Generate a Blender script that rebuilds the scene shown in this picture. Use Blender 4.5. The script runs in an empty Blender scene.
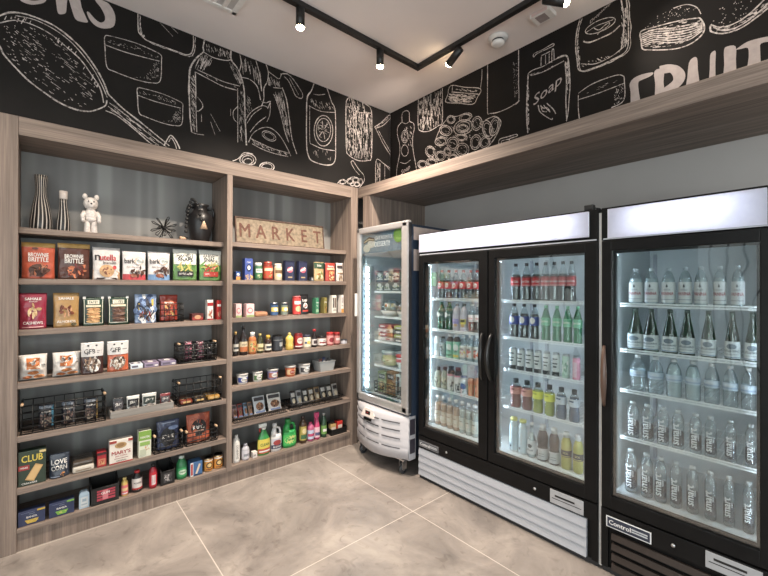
import bpy, bmesh, math, random
from mathutils import Vector, Matrix, noise
random.seed(7)
SC = bpy.context.scene
COL = SC.collection
PI = math.pi

# lamp strengths
SPOT_W = (210, 210, 60, 22, 40, 25, 40, 30)
LIGHTBOX, LEDS, LEDS_F, DAY, DAY_FILL, EXPO = 5, 26, 32, 110, 110, 0.62

# ------------------------------------------------------------------ camera
EYE = Vector((0.0, 0.0, 1.575))
FPX, SY, YAW, PITCH, ROLL = 390.79, -1.209, 0.8548, 0.0026, 0.0024
_F0 = Vector((-math.sin(YAW), math.cos(YAW), 0)); _R0 = Vector((math.cos(YAW), math.sin(YAW), 0)); _U0 = Vector((0, 0, 1))
CF = _F0 * math.cos(PITCH) + _U0 * math.sin(PITCH)
_U1 = _U0 * math.cos(PITCH) - _F0 * math.sin(PITCH)
CR = _R0 * math.cos(ROLL) + _U1 * math.sin(ROLL)
CU = _U1 * math.cos(ROLL) - _R0 * math.sin(ROLL)
cd = bpy.data.cameras.new('camera'); cam = bpy.data.objects.new('camera', cd); COL.objects.link(cam)
cam.matrix_world = Matrix(((CR.x, CU.x, -CF.x, EYE.x), (CR.y, CU.y, -CF.y, EYE.y), (CR.z, CU.z, -CF.z, EYE.z), (0, 0, 0, 1)))
cd.sensor_width = 36.0; cd.lens = FPX / 768 * 36.0; cd.shift_y = SY / 768; cd.clip_start = 0.02; cd.clip_end = 60
SC.camera = cam

def at(px, py, ax, val):
    """Where the sight line through a measured photo point meets the plane <axis> = val of the room."""
    d = CF + CR * ((px - 384) / FPX) - CU * ((py - 288 - SY) / FPX)
    i = 'xyz'.index(ax)
    return EYE + d * ((val - EYE[i]) / d[i])

# ------------------------------------------------------------------ materials
def lin(c):
    r = []
    for v in c[:3]:
        v = v / 255.0
        r.append(v / 12.92 if v <= .04045 else ((v + .055) / 1.055) ** 2.4)
    return (r[0], r[1], r[2], 1.0)

def newmat(name):
    m = bpy.data.materials.new(name); m.use_nodes = True
    nt = m.node_tree; nt.nodes.clear()
    out = nt.nodes.new('ShaderNodeOutputMaterial')
    return m, nt, out

def N(nt, typ, **kw):
    n = nt.nodes.new(typ)
    for k, v in kw.items():
        if k.startswith('i_'):
            n.inputs[k[2:].replace('_', ' ')].default_value = v
        else:
            setattr(n, k, v)
    return n

def coords(nt, scale=(1, 1, 1), src='Object'):
    tc = N(nt, 'ShaderNodeTexCoord'); mp = N(nt, 'ShaderNodeMapping')
    mp.inputs['Scale'].default_value = scale
    nt.links.new(tc.outputs[src], mp.inputs['Vector'])
    return mp.outputs['Vector']

def ramp(nt, fac, stops):
    r = N(nt, 'ShaderNodeValToRGB')
    e = r.color_ramp.elements
    while len(e) < len(stops): e.new(0.5)
    for q, (p, c) in zip(e, stops): q.position = p; q.color = c
    nt.links.new(fac, r.inputs['Fac'])
    return r.outputs['Color']

_mc = {}
def mat(c, rough=.5, metal=0.0, var=.06, scale=30.0, spec=.5, coat=0.0, bump=0.0):
    """Plain surface colour with a fine procedural variation."""
    key = (tuple(c), rough, metal, var, scale, spec, coat, bump)
    if key in _mc: return _mc[key]
    m, nt, out = newmat('surface_%d_%d_%d' % tuple(int(v) for v in c[:3]))
    b = N(nt, 'ShaderNodeBsdfPrincipled')
    b.inputs['Roughness'].default_value = rough; b.inputs['Metallic'].default_value = metal
    b.inputs['Specular IOR Level'].default_value = spec; b.inputs['Coat Weight'].default_value = coat
    nz = N(nt, 'ShaderNodeTexNoise'); nz.inputs['Scale'].default_value = scale; nz.inputs['Detail'].default_value = 3
    nt.links.new(coords(nt), nz.inputs['Vector'])
    l = lin(c)
    lo = tuple(v * (1 - var) for v in l[:3]) + (1,); hi = tuple(min(1, v * (1 + var) + .002) for v in l[:3]) + (1,)
    nt.links.new(ramp(nt, nz.outputs['Fac'], [(.3, lo), (.7, hi)]), b.inputs['Base Color'])
    if bump:
        bp = N(nt, 'ShaderNodeBump'); bp.inputs['Strength'].default_value = bump; bp.inputs['Distance'].default_value = .01
        nt.links.new(nz.outputs['Fac'], bp.inputs['Height']); nt.links.new(bp.outputs['Normal'], b.inputs['Normal'])
    nt.links.new(b.outputs[0], out.inputs[0])
    _mc[key] = m
    return m

def soft(c):
    g = .3 * c[0] + .59 * c[1] + .11 * c[2]; return tuple(round((v * .86 + g * .14) * .96) for v in c)
def ink(c): return mat(soft(c), .45, var=.03, scale=60)
def film(c): return mat(soft(c), .3, var=.12, scale=28, spec=.6, bump=.6)
def plas(c): return mat(soft(c), .3, var=.03, scale=20)
def metal(c, r=.35): return mat(c, r, 1.0, var=.04, scale=15)

def wood(name, axis, dark, light, rough=.55):
    m, nt, out = newmat(name)
    s = [26.0, 26.0, 26.0]; s['xyz'.index(axis)] = 1.1
    v = coords(nt, tuple(s))
    a = N(nt, 'ShaderNodeTexNoise'); a.inputs['Scale'].default_value = 1.0; a.inputs['Detail'].default_value = 6; a.inputs['Roughness'].default_value = .62; a.inputs['Distortion'].default_value = .35
    nt.links.new(v, a.inputs['Vector'])
    s2 = [150.0] * 3; s2['xyz'.index(axis)] = 2.5
    w = N(nt, 'ShaderNodeTexNoise'); w.inputs['Scale'].default_value = 1.0; w.inputs['Detail'].default_value = 3
    nt.links.new(coords(nt, tuple(s2)), w.inputs['Vector'])
    mx = N(nt, 'ShaderNodeMix'); mx.data_type = 'FLOAT'; mx.inputs[0].default_value = .35
    nt.links.new(a.outputs['Fac'], mx.inputs[2]); nt.links.new(w.outputs['Fac'], mx.inputs[3])
    b = N(nt, 'ShaderNodeBsdfPrincipled'); b.inputs['Roughness'].default_value = rough; b.inputs['Specular IOR Level'].default_value = .35
    mid = tuple((x + y) / 2 for x, y in zip(dark, light))
    nt.links.new(ramp(nt, mx.outputs[0], [(.32, lin(dark)), (.5, lin(mid)), (.68, lin(light))]), b.inputs['Base Color'])
    bp = N(nt, 'ShaderNodeBump'); bp.inputs['Strength'].default_value = .12; bp.inputs['Distance'].default_value = .004
    nt.links.new(mx.outputs[0], bp.inputs['Height']); nt.links.new(bp.outputs['Normal'], b.inputs['Normal'])
    nt.links.new(b.outputs[0], out.inputs[0])
    return m

WD, WL = (98, 86, 79), (160, 143, 131)
WOOD_Y = wood('oak_grain_along_wall', 'y', WD, WL)
WOOD_Z = wood('oak_grain_upright', 'z', WD, WL)
WOOD_X = wood('oak_grain_across', 'x', WD, WL)

def emit(c, s, name='glow'):
    m, nt, out = newmat(name); e = N(nt, 'ShaderNodeEmission'); e.inputs[0].default_value = lin(c); e.inputs[1].default_value = s
    nt.links.new(e.outputs[0], out.inputs[0]); return m

def clear(name, tint, rough=.05, gloss=.12, ior=1.45, body=0.0, bodycol=(255, 255, 255), rim=.3):
    """Thin see-through shell: tinted transmission, fresnel sheen, optional milky body."""
    m, nt, out = newmat(name)
    t = N(nt, 'ShaderNodeBsdfTransparent'); t.inputs[0].default_value = lin(tint)
    if rim:
        lw = N(nt, 'ShaderNodeLayerWeight'); lw.inputs[0].default_value = .35
        l = lin(tint); nt.links.new(ramp(nt, lw.outputs['Facing'], [(.35, l), (.95, tuple(v * rim for v in l[:3]) + (1,))]), t.inputs[0])
    g = N(nt, 'ShaderNodeBsdfGlossy'); g.inputs['Roughness'].default_value = rough; g.inputs[0].default_value = (1, 1, 1, 1)
    f = N(nt, 'ShaderNodeFresnel')
    geo = N(nt, 'ShaderNodeNewGeometry'); im = N(nt, 'ShaderNodeMix'); im.data_type = 'FLOAT'; im.inputs[2].default_value = ior; im.inputs[3].default_value = 1 / ior
    nt.links.new(geo.outputs['Backfacing'], im.inputs[0]); nt.links.new(im.outputs[0], f.inputs[0])   # thin shell: same sheen from both sides
    mx = N(nt, 'ShaderNodeMixShader')
    a = N(nt, 'ShaderNodeMath', operation='ADD', use_clamp=True); a.inputs[1].default_value = gloss
    nz = N(nt, 'ShaderNodeTexNoise'); nz.inputs['Scale'].default_value = 18
    nt.links.new(coords(nt), nz.inputs['Vector'])
    mm = N(nt, 'ShaderNodeMath', operation='MULTIPLY'); mm.inputs[1].default_value = gloss * 2
    nt.links.new(nz.outputs['Fac'], mm.inputs[0]); nt.links.new(mm.outputs[0], a.inputs[1])
    nt.links.new(f.outputs[0], a.inputs[0]); nt.links.new(a.outputs[0], mx.inputs[0])
    first = t.outputs[0]
    if body:
        d = N(nt, 'ShaderNodeBsdfDiffuse'); d.inputs[0].default_value = lin(bodycol)
        m2 = N(nt, 'ShaderNodeMixShader'); m2.inputs[0].default_value = body
        nt.links.new(t.outputs[0], m2.inputs[1]); nt.links.new(d.outputs[0], m2.inputs[2]); first = m2.outputs[0]
    nt.links.new(first, mx.inputs[1]); nt.links.new(g.outputs[0], mx.inputs[2]); nt.links.new(mx.outputs[0], out.inputs[0])
    return m

PET = clear('clear_plastic', (236, 242, 243), .08, .05, 1.45, .07, (225, 235, 238))
GREEN_GLASS = clear('green_glass', (70, 130, 92), .04, .05, 1.5, .12, (30, 80, 50))
GREEN_PET = clear('green_plastic', (120, 200, 160), .08, .05, 1.45, .2, (70, 150, 110))
DOOR_GLASS = clear('door_glass', (246, 250, 250), .0, .0, 2.05, rim=0)

# ------------------------------------------------------------------ mesh builder
class MB:
    def __init__(s): s.v = []; s.f = []; s.m = []; s.sm = []; s.mats = []
    def mi(s, m):
        if m not in s.mats: s.mats.append(m)
        return s.mats.index(m)
    def add(s, vs, fs, m, smooth=False):
        b = len(s.v); k = s.mi(m)
        s.v.extend(Vector(p) for p in vs)
        for f in fs: s.f.append(tuple(b + i for i in f)); s.m.append(k); s.sm.append(smooth)
    def box(s, a, b, m, bev=0.0):
        x0, x1 = sorted((a[0], b[0])); y0, y1 = sorted((a[1], b[1])); z0, z1 = sorted((a[2], b[2]))
        t = min(bev, (x1 - x0) * .45, (y1 - y0) * .45, (z1 - z0) * .45)
        if t <= 1e-5:
            s.add([(x, y, z) for z in (z0, z1) for y in (y0, y1) for x in (x0, x1)],
                  [(0, 2, 3, 1), (4, 5, 7, 6), (0, 1, 5, 4), (2, 6, 7, 3), (0, 4, 6, 2), (1, 3, 7, 5)], m); return
        bm = bmesh.new(); bmesh.ops.create_cube(bm, size=1)
        for v in bm.verts: v.co = Vector(((x0 + x1) / 2 + v.co.x * (x1 - x0), (y0 + y1) / 2 + v.co.y * (y1 - y0), (z0 + z1) / 2 + v.co.z * (z1 - z0)))
        bmesh.ops.bevel(bm, geom=bm.edges[:], offset=t, segments=2, profile=.6, affect='EDGES')
        bm.verts.index_update(); s.add([v.co.copy() for v in bm.verts], [[q.index for q in f.verts] for f in bm.faces], m); bm.free()
    def lathe(s, prof, m, c=(0, 0, 0), n=20, sx=1.0, sy=1.0, axis='z', cap=True):
        vs = []; fs = []
        for r, z in prof:
            for i in range(n):
                a = 2 * PI * i / n; x, y = r * math.cos(a) * sx, r * math.sin(a) * sy
                p = (x, y, z) if axis == 'z' else ((z, x, y) if axis == 'x' else (x, z, y))
                vs.append((c[0] + p[0], c[1] + p[1], c[2] + p[2]))
        for j in range(len(prof) - 1):
            for i in range(n):
                k = (i + 1) % n; q = (j * n + i, j * n + k, (j + 1) * n + k, (j + 1) * n + i)
                fs.append(q if axis != 'y' else q[::-1])
        if cap:
            fs.append(tuple(range(n))[::-1] if axis != 'y' else tuple(range(n)))
            top = tuple((len(prof) - 1) * n + i for i in range(n)); fs.append(top if axis != 'y' else top[::-1])
        s.add(vs, fs, m, True)
    def tube(s, pts, r, m, n=6, closed=False):
        pts = [Vector(p) for p in pts]; k = len(pts); vs = []; fs = []
        for i, p in enumerate(pts):
            a = pts[i - 1] if (i or closed) else p; b = pts[(i + 1) % k] if (i < k - 1 or closed) else p
            d = (b - a).normalized() if (b - a).length > 1e-9 else Vector((0, 0, 1))
            u = d.orthogonal().normalized() if i == 0 else (u - d * u.dot(d)).normalized()
            w = d.cross(u); rr = r[i] if isinstance(r, (list, tuple)) else r
            for j in range(n):
                t = 2 * PI * j / n; vs.append(p + u * (rr * math.cos(t)) + w * (rr * math.sin(t)))
        for i in range(k if closed else k - 1):
            for j in range(n):
                q = (j + 1) % n; i2 = (i + 1) % k
                fs.append((i * n + j, i * n + q, i2 * n + q, i2 * n + j))
        if not closed: fs.append(tuple(range(n))[::-1]); fs.append(tuple((k - 1) * n + j for j in range(n)))
        s.add(vs, fs, m, True)
    def prism(s, poly, fn, t, m):
        """poly of (a, b) pairs, fn(a, b, depth) -> point; closed solid of thickness t."""
        n = len(poly); vs = [fn(a, b, 0) for a, b in poly] + [fn(a, b, t) for a, b in poly]
        fs = [tuple(range(n)), tuple(range(n, 2 * n))[::-1]] + [(i, n + i, n + (i + 1) % n, (i + 1) % n) for i in range(n)]
        s.add(vs, fs, m)
    def build(s, name, parent=None, world=False, fix=True):
        me = bpy.data.meshes.new(name)
        vs = s.v
        if world and parent is not None:
            inv = MW[parent.name].inverted(); vs = [inv @ v for v in vs]
        me.from_pydata([tuple(v) for v in vs], [], s.f)
        for m in s.mats: me.materials.append(m)
        me.polygons.foreach_set('material_index', s.m); me.polygons.foreach_set('use_smooth', s.sm)
        if fix:
            bm = bmesh.new(); bm.from_mesh(me); bmesh.ops.recalc_face_normals(bm, faces=bm.faces); bm.to_mesh(me); bm.free()
        me.update()
        o = bpy.data.objects.new(name, me); COL.objects.link(o)
        if parent is not None: o.parent = parent; MW[o.name] = MW[parent.name]
        else: MW[o.name] = Matrix.Identity(4)
        return o

MW = {}
def tag(o, label=None, cat=None, group=None, kind=None):
    if label: o['label'] = label
    if cat: o['category'] = cat
    if group: o['group'] = group
    if kind: o['kind'] = kind
    return o
def thing(name, label, cat, loc=(0, 0, 0), rz=0.0, group=None, tilt=0.0):
    o = bpy.data.objects.new(name, None); COL.objects.link(o); o.empty_display_size = .05
    o.location = loc; o.rotation_euler = (tilt, 0, rz)
    MW[o.name] = Matrix.Translation(Vector(loc)) @ Matrix.Rotation(rz, 4, 'Z') @ Matrix.Rotation(tilt, 4, 'X')
    return tag(o, label, cat, group)
def struct(name, mb): return tag(mb.build(name), kind='structure')
def clone(root, loc, rz, label, group=None):
    r = root.copy(); COL.objects.link(r); r.location = loc; r.rotation_euler = (0, 0, rz); r['label'] = label
    if group: r['group'] = group
    def rec(a, b):
        for ch in [c for c in KIDS.get(a.name, [])]:
            c = ch.copy(); COL.objects.link(c); c.parent = b; KIDS.setdefault(b.name, []).append(c); rec(ch, c)
    rec(root, r)
    return r
KIDS = {}
def scan(root):
    def rec(o):
        KIDS[o.name] = list(o.children)
        for c in o.children: rec(c)
    rec(root)

# ------------------------------------------------------------------ lettering and printed fronts
_tx = {}
def text2d(s, bold=.02):
    if (s, bold) in _tx: return _tx[(s, bold)]
    cu = bpy.data.curves.new('lettering', 'FONT'); cu.body = s; cu.size = 1; cu.resolution_u = 2
    cu.align_x = 'LEFT'; cu.space_line = .9
    o = bpy.data.objects.new('lettering', cu); COL.objects.link(o)
    dg = bpy.context.evaluated_depsgraph_get(); dg.update()
    me = bpy.data.meshes.new_from_object(o.evaluated_get(dg))
    vs = [(v.co.x, v.co.y) for v in me.vertices]; fs = [tuple(p.vertices) for p in me.polygons]
    bpy.data.objects.remove(o); bpy.data.curves.remove(cu); bpy.data.meshes.remove(me)
    if not vs: vs = [(0, 0)]
    if bold:      # heavier strokes: the outline repeated a hair to either side
        n_ = len(vs); b_ = bold
        vs = [(x + dx, y + dy, k) for k, (dx, dy) in enumerate( ((-b_, 0), (b_, 0), (0, b_ * .6), (0, -b_ * .6))) for x, y in vs]; fs = [tuple(i + k * n_ for i in f) for k in range(4) for f in fs]
    else: vs = [(x, y, 0) for x, y in vs]
    x0 = min(v[0] for v in vs); x1 = max(v[0] for v in vs); y0 = min(v[1] for v in vs); y1 = max(v[1] for v in vs)
    h = max(y1 - y0, 1e-4)
    r = ([((v[0] - (x0 + x1) / 2) / h, (v[1] - (y0 + y1) / 2) / h, v[2]) for v in vs], fs, (x1 - x0) / h)
    _tx[(s, bold)] = r
    return r

def printed(parent, fn, w, h, spec, name='front_print'):
    """spec drawn on the surface fn(u, v, lift) with u, v in metres from the centre-bottom of the front."""
    mb = MB(); lift = .0006; fn0 = fn
    def fn(x, z, l): return fn0(x, min(h - .0005, max(.001, z)), l)
    for sp in spec:
        k = sp[0]; lift += .0003
        if k == 'r':
            _, u0, v0, u1, v1, c = sp; nu = max(1, int(abs(u1 - u0) * 8)); nv = max(1, int(abs(v1 - v0) * 8))
            vs = [fn((u0 + (u1 - u0) * i / nu) * w, (v0 + (v1 - v0) * j / nv) * h, lift) for j in range(nv + 1) for i in range(nu + 1)]
            mb.add(vs, [(j * (nu + 1) + i, j * (nu + 1) + i + 1, (j + 1) * (nu + 1) + i + 1, (j + 1) * (nu + 1) + i) for j in range(nv) for i in range(nu)], ink(c))
        elif k == 'e':
            _, u, v, ru, rv, c = sp; n = 14
            vs = [fn(u * w, v * h, lift)]
            for q in (.5, 1):
                vs += [fn((u + ru * q * math.cos(2 * PI * i / n)) * w, (v + rv * q * math.sin(2 * PI * i / n)) * h, lift) for i in range(n)]
            fs = [(0, 1 + i, 1 + (i + 1) % n) for i in range(n)] + [(1 + i, 1 + n + i, 1 + n + (i + 1) % n, 1 + (i + 1) % n) for i in range(n)]
            mb.add(vs, fs, ink(c))
        elif k == 'p':
            _, pts, c = sp
            mb.add([fn(a * w, b * h, lift) for a, b in pts], [tuple(range(len(pts)))], ink(c))
        elif k == 't':
            _, u, v, hh, s, c = sp[:6]; mw = sp[6] if len(sp) > 6 else .86; rot = sp[7] if len(sp) > 7 else 0
            vv, fs, ww = text2d(s, .022); H = hh * h
            if rot: H = hh * w
            lim = mw * (h if rot else w)
            sx = min(H, lim / max(ww, .01)); sz = H if not rot else sx
            if not rot: sz = min(H, sx * 1.6)
            ps = []
            for a, b, ly in vv:
                x, z = (a * sx, b * sz) if not rot else (-b * sx * rot, a * sz * rot)
                ps.append(fn(u * w + x, v * h + z, lift + ly * .00007))
            mb.add(ps, fs, ink(c)); lift += .0003
        elif k == 'b':
            _, u, v, ru, rv, cs, n = sp
            for i in range(n):
                a = random.uniform(0, 2 * PI); q = math.sqrt(random.random()); lift += .00004
                cu, cv = u + ru * q * math.cos(a), v + rv * q * math.sin(a); sz = random.uniform(.16, .3); th = random.uniform(0, PI)
                n2 = 9; vs = []
                for j in range(n2):
                    t = 2 * PI * j / n2; e, g = sz * ru * math.cos(t) * 1.25, sz * rv * math.sin(t) * .9
                    vs.append(fn((cu + e * math.cos(th) - g * math.sin(th)) * w, (cv + e * math.sin(th) + g * math.cos(th)) * h, lift))
                mb.add(vs, [tuple(range(n2))], ink(cs[i % len(cs)]))
    return mb.build(name, parent, fix=False)

# a product stands in local axes: x to its right, y into the shelf, z up; front at y = 0 facing -y
def pouch(root, w, h, d, body, seal=None, spec=(), pillow=False, sealh=.07, crimp=True, lean=0.0):
    nu, nv = 14, 16; w *= .99; ph = random.uniform(0, 50)
    def T(u, v):
        v = min(1.0, max(0.0, v))
        e = max(0, 1 - abs(2 * u) ** 3.0)
        if pillow: return d * (max(0, math.sin(PI * min(1, max(0, v))))) ** .55 * (max(0, 1 - abs(2 * u) ** 2.6)) ** .6 + .002
        return d * max(0, 1 - v ** 1.35) ** .8 * (.25 + .75 * e) + .002
    def edge(v): v = min(1.0, max(0.0, v)); return 1.0 - .035 * math.sin(PI * v) - (.03 * (1 - v) if not pillow else 0)
    def fr(u, v, off=0.0):
        wr = (noise.noise((u * 5 + ph, v * 5, ph)) * .16 + noise.noise((u * 11 + ph, v * 13, ph + 9)) * .10) * d * (1.5 if pillow else 1) if crimp else 0
        t = T(u, v)
        return (u * w * edge(v), d / 2 - t / 2 - off - wr * min(1, t / d * 1.5) + lean * v * h, v * h)
    mb = MB(); vs = []; fs = []
    for j in range(nv + 1):
        for i in range(nu + 1): vs.append(fr(i / nu - .5, j / nv))
    n1 = len(vs)
    for j in range(nv + 1):
        for i in range(nu + 1):
            u, v = i / nu - .5, j / nv; vs.append((u * w * edge(v), d / 2 + T(u, v) / 2 + lean * v * h, v * h))
    W = nu + 1
    sj = nv - max(1, round(sealh * nv)) if seal else nv
    fa, fb = [], []
    for j in range(nv):
        for i in range(nu):
            q = (j * W + i, j * W + i + 1, (j + 1) * W + i + 1, (j + 1) * W + i)
            (fb if j >= sj else fa).extend([q, tuple(n1 + k for k in q[::-1])])
        for i in (0, nu):
            a, b = j * W + i, (j + 1) * W + i; (fb if j >= sj else fa).append((a, b, n1 + b, n1 + a))
    for i in range(nu): fa.append((i, n1 + i, n1 + i + 1, i + 1)); fb.append((nv * W + i, nv * W + i + 1, n1 + nv * W + i + 1, n1 + nv * W + i))
    mb.add(vs, fa + ([] if seal else fb), film(body), True)
    o = mb.build('pouch', root)
    if seal:
        m2 = MB(); used = sorted({k for f in fb for k in f}); mp = {k: i for i, k in enumerate(used)}
        m2.add([vs[k] for k in used], [tuple(mp[k] for k in f) for f in fb], film(seal), True); m2.build('top_seal', root)
    def fn(x, z, lift): return fr(x / w, min(1, z / h), lift + .0032 * min(1, T(x / w, z / h) / d * 2))
    if spec: printed(root, fn, w, h, spec)
    return root

def carton(root, w, h, d, c, spec=(), top=None, bev=.002, side=None):
    mb = MB(); mb.box((-w / 2, 0, 0), (w / 2, d, h), mat(c, .42, var=.04), bev); mb.build('carton', root)
    if spec: printed(root, lambda x, z, l: (x, -l, z), w, h, spec)
    if top: printed(root, lambda x, z, l: (x, z, h + l), w, d, top, 'printed_top')
    return root

def wrap(root, r, z0, z1, c, spec=(), arc=1.0, yc=None, name='label_band', squash=1.0):
    """Paper label round a bottle of radius r whose axis is at y = yc."""
    yc = r if yc is None else yc
    mb = MB(); R = r + .0008; n = 24
    a0 = PI * arc
    vs = []
    for z in (z0, z1):
        for i in range(n + 1):
            t = -a0 + 2 * a0 * i / n; vs.append((R * math.sin(t) , yc - R * squash * math.cos(t), z))
    mb.add(vs, [(i, i + 1, n + 2 + i, n + 1 + i) for i in range(n)], mat(c, .45, var=.03), True)
    o = mb.build(name, root, fix=False)
    if spec:
        w = 2 * r * 1.25
        def fn(x, z, l):
            t = max(-1.5, min(1.5, x / r)); RR = R + l
            return (RR * math.sin(t), yc - RR * squash * math.cos(t), z0 + z)
        printed(root, fn, w, z1 - z0, spec, 'label_print')
    return o

def lathe_part(name, root, prof, m, yc, n=20, sy=1.0, parent=None):
    mb = MB(); mb.lathe(prof, m, (0, yc, 0), n, 1.0, sy); return mb.build(name, parent or root)

def bottle(root, w, h, glass, cap, kind='soda', liquid=None, fill=.86, label=None, lspec=(), lz=(.3, .6), capr=None, caph=.05, neck=None, n=18, capname='cap'):
    """kind picks the outline; widths and heights are the photo's."""
    r = w / 2; P = dict(
        soda=[(.86, 0), (.98, .03), (1, .1), (.93, .32), (1, .5), (1, .6), (.86, .7), (.6, .82), (.36, .9), (.34, .95)],
        water=[(.85, 0), (1, .04), (1, .45), (.97, .6), (.88, .72), (.62, .84), (.36, .9), (.34, .95)],
        wine=[(.92, 0), (1, .02), (1, .52), (.95, .58), (.62, .68), (.4, .78), (.33, .86), (.33, .96)],
        cone=[(.9, 0), (1, .02), (1, .34), (.9, .46), (.66, .64), (.44, .8), (.34, .9), (.34, .96)],
        straight=[(.9, 0), (1, .03), (1, .72), (.95, .79), (.66, .87), (.5, .92), (.5, .95)],
        jar=[(.92, 0), (1, .04), (1, .76), (.94, .82), (.84, .86)],
        sport=[(.9, 0), (1, .05), (1, .3), (.9, .42), (1, .55), (1, .66), (.8, .78), (.5, .86), (.46, .92)],
        squeeze=[(.86, 0), (1, .04), (1, .3), (.9, .45), (1, .6), (.96, .7), (.6, .8), (.36, .86)],
        can=[(.84, 0), (.97, .03), (1, .08), (1, .9), (.9, .96), (.86, .98), (.86, 1)],
        tub=[(.8, 0), (.84, .02), (1, .9)],
        slim=[(.92, 0), (1, .03), (1, .7), (.9, .78), (.5, .86), (.45, .95)],
    )[kind]
    prof = [(a * r, b * h) for a, b in P]
    g = lathe_part('bottle' if kind not in ('jar', 'can', 'tub') else ('jar' if kind == 'jar' else 'can' if kind == 'can' else 'cup'), root, prof, glass, r, n)
    if liquid is not None:
        lp = [(max(0.002, a * r - .0022), min(b, fill) * h + (.003 if b == 0 else 0)) for a, b in P if b <= fill]
        # interpolate the fill level
        for (a0, b0), (a1, b1) in zip(P, P[1:]):
            if b0 <= fill < b1: t = (fill - b0) / (b1 - b0); lp.append(((a0 + (a1 - a0) * t) * r - .0022, fill * h))
        lathe_part('drink', root, lp, liquid, r, n)
    if cap is not None:
        cr = (P[-1][0] * r * 1.12) if capr is None else capr * r
        z0 = P[-1][1] * h - caph * h * .55; z1 = h
        lathe_part(capname, root, [(cr, z0), (cr, z1 - .002), (cr * .9, z1)], cap, r, n)
    if label is not None:
        rr = max(a for a, b in P if lz[0] - .15 <= b <= lz[1] + .15) * r
        wrap(root, rr, lz[0] * h, lz[1] * h, label, lspec, yc=r)
    return root

def wire_basket(root, w, h, d, m, nx=8, nz=4, hand=None, r=.0022):
    mb = MB()
    def line(a, b, rr=r): mb.tube([a, b], rr, m, 5)
    w -= r * 3.4; 
    for z in [r * .8 + h * k / nz for k in range(nz + 1)]:
        rr = r * 1.6
        line((-w / 2, 0, z + r), (w / 2, 0, z + r), rr); line((-w / 2, d, z + r), (w / 2, d, z + r), rr); line((-w / 2, 0, z + r), (-w / 2, d, z + r), rr); line((w / 2, 0, z + r), (w / 2, d, z + r), rr)
    for k in range(nx + 1):
        x = -w / 2 + w * k / nx; line((x, 0, r), (x, 0, h)); line((x, d, r), (x, d, h)); line((x, 0, r), (x, d, r))
    for k in range(1, 4):
        y = d * k / 4; line((-w / 2, y, r), (-w / 2, y, h)); line((w / 2, y, r), (w / 2, y, h)); line((-w / 2, y, r), (w / 2, y, r))
    mb.build('wire_frame', root)
    if hand:
        for sx in (-1, 1):
            hb = MB(); x = sx * (w / 2 - .004)
            hb.tube([(x, .012, h - .01), (x, .012, h + .014), (x, d - .012, h + .014), (x, d - .012, h - .01)], r * 1.7, m, 6)
            o = hb.build('handle', root)
            g = MB(); g.lathe([(.007, 0), (.0085, .003), (.0085, .045), (.007, .048)], hand, (x, .002, h + .014), 10, axis='y'); g.build('wooden_grip', o)
    return root

# ================================================================== room shell
XL, ZT, ZTI = -3.169, 2.588, 2.479
YF, YM, YS, YN, ZC, ZS = 2.354, 2.843, 2.405, 3.205, 3.481, 2.485
XR, YB = 2.6, -3.6
GREY = mat((150, 152, 154), .7, var=.05, scale=3)
NICHE = mat((178, 173, 170), .7, var=.05, scale=2)

def floor_mat():
    m, nt, out = newmat('large_stone_tiles')
    tc = N(nt, 'ShaderNodeTexCoord')
    sep = N(nt, 'ShaderNodeSeparateXYZ'); nt.links.new(tc.outputs['Object'], sep.inputs[0])
    fac = []
    for ax, o in (('X', -1.948), ('Y', 0.740)):
        a = N(nt, 'ShaderNodeMath', operation='SUBTRACT'); nt.links.new(sep.outputs[ax], a.inputs[0]); a.inputs[1].default_value = o - 50 * 1.225
        b = N(nt, 'ShaderNodeMath', operation='MODULO'); nt.links.new(a.outputs[0], b.inputs[0]); b.inputs[1].default_value = 1.225
        c = N(nt, 'ShaderNodeMath', operation='LESS_THAN'); nt.links.new(b.outputs[0], c.inputs[0]); c.inputs[1].default_value = .0055
        fac.append(c.outputs[0])
    g = N(nt, 'ShaderNodeMath', operation='MAXIMUM'); nt.links.new(fac[0], g.inputs[0]); nt.links.new(fac[1], g.inputs[1])
    n1 = N(nt, 'ShaderNodeTexNoise'); n1.inputs['Scale'].default_value = 2.3; n1.inputs['Detail'].default_value = 9; n1.inputs['Roughness'].default_value = .62; n1.inputs['Distortion'].default_value = .6
    nt.links.new(tc.outputs['Object'], n1.inputs['Vector'])
    col = ramp(nt, n1.outputs['Fac'], [(.3, lin((112, 106, 102))), (.5, lin((144, 136, 130))), (.68, lin((170, 161, 153)))])
    n2 = N(nt, 'ShaderNodeTexNoise'); n2.inputs['Scale'].default_value = 14; n2.inputs['Detail'].default_value = 7; n2.inputs['Distortion'].default_value = 1.2
    nt.links.new(tc.outputs['Object'], n2.inputs['Vector'])
    dk = ramp(nt, n2.outputs['Fac'], [(.30, (.55, .52, .5, 1)), (.42, (1, 1, 1, 1))])
    mul = N(nt, 'ShaderNodeMix'); mul.data_type = 'RGBA'; mul.blend_type = 'MULTIPLY'; mul.inputs[0].default_value = .45
    nt.links.new(col, mul.inputs[6]); nt.links.new(dk, mul.inputs[7])
    mx = N(nt, 'ShaderNodeMix'); mx.data_type = 'RGBA'; nt.links.new(g.outputs[0], mx.inputs[0]); nt.links.new(mul.outputs[2], mx.inputs[6]); mx.inputs[7].default_value = lin((200, 191, 182))
    b = N(nt, 'ShaderNodeBsdfPrincipled'); nt.links.new(mx.outputs[2], b.inputs['Base Color'])
    rr = ramp(nt, n1.outputs['Fac'], [(.3, (.38, .38, .38, 1)), (.7, (.52, .52, .52, 1))]); nt.links.new(rr, b.inputs['Roughness'])
    nt.links.new(b.outputs[0], out.inputs[0])
    return m

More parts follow.
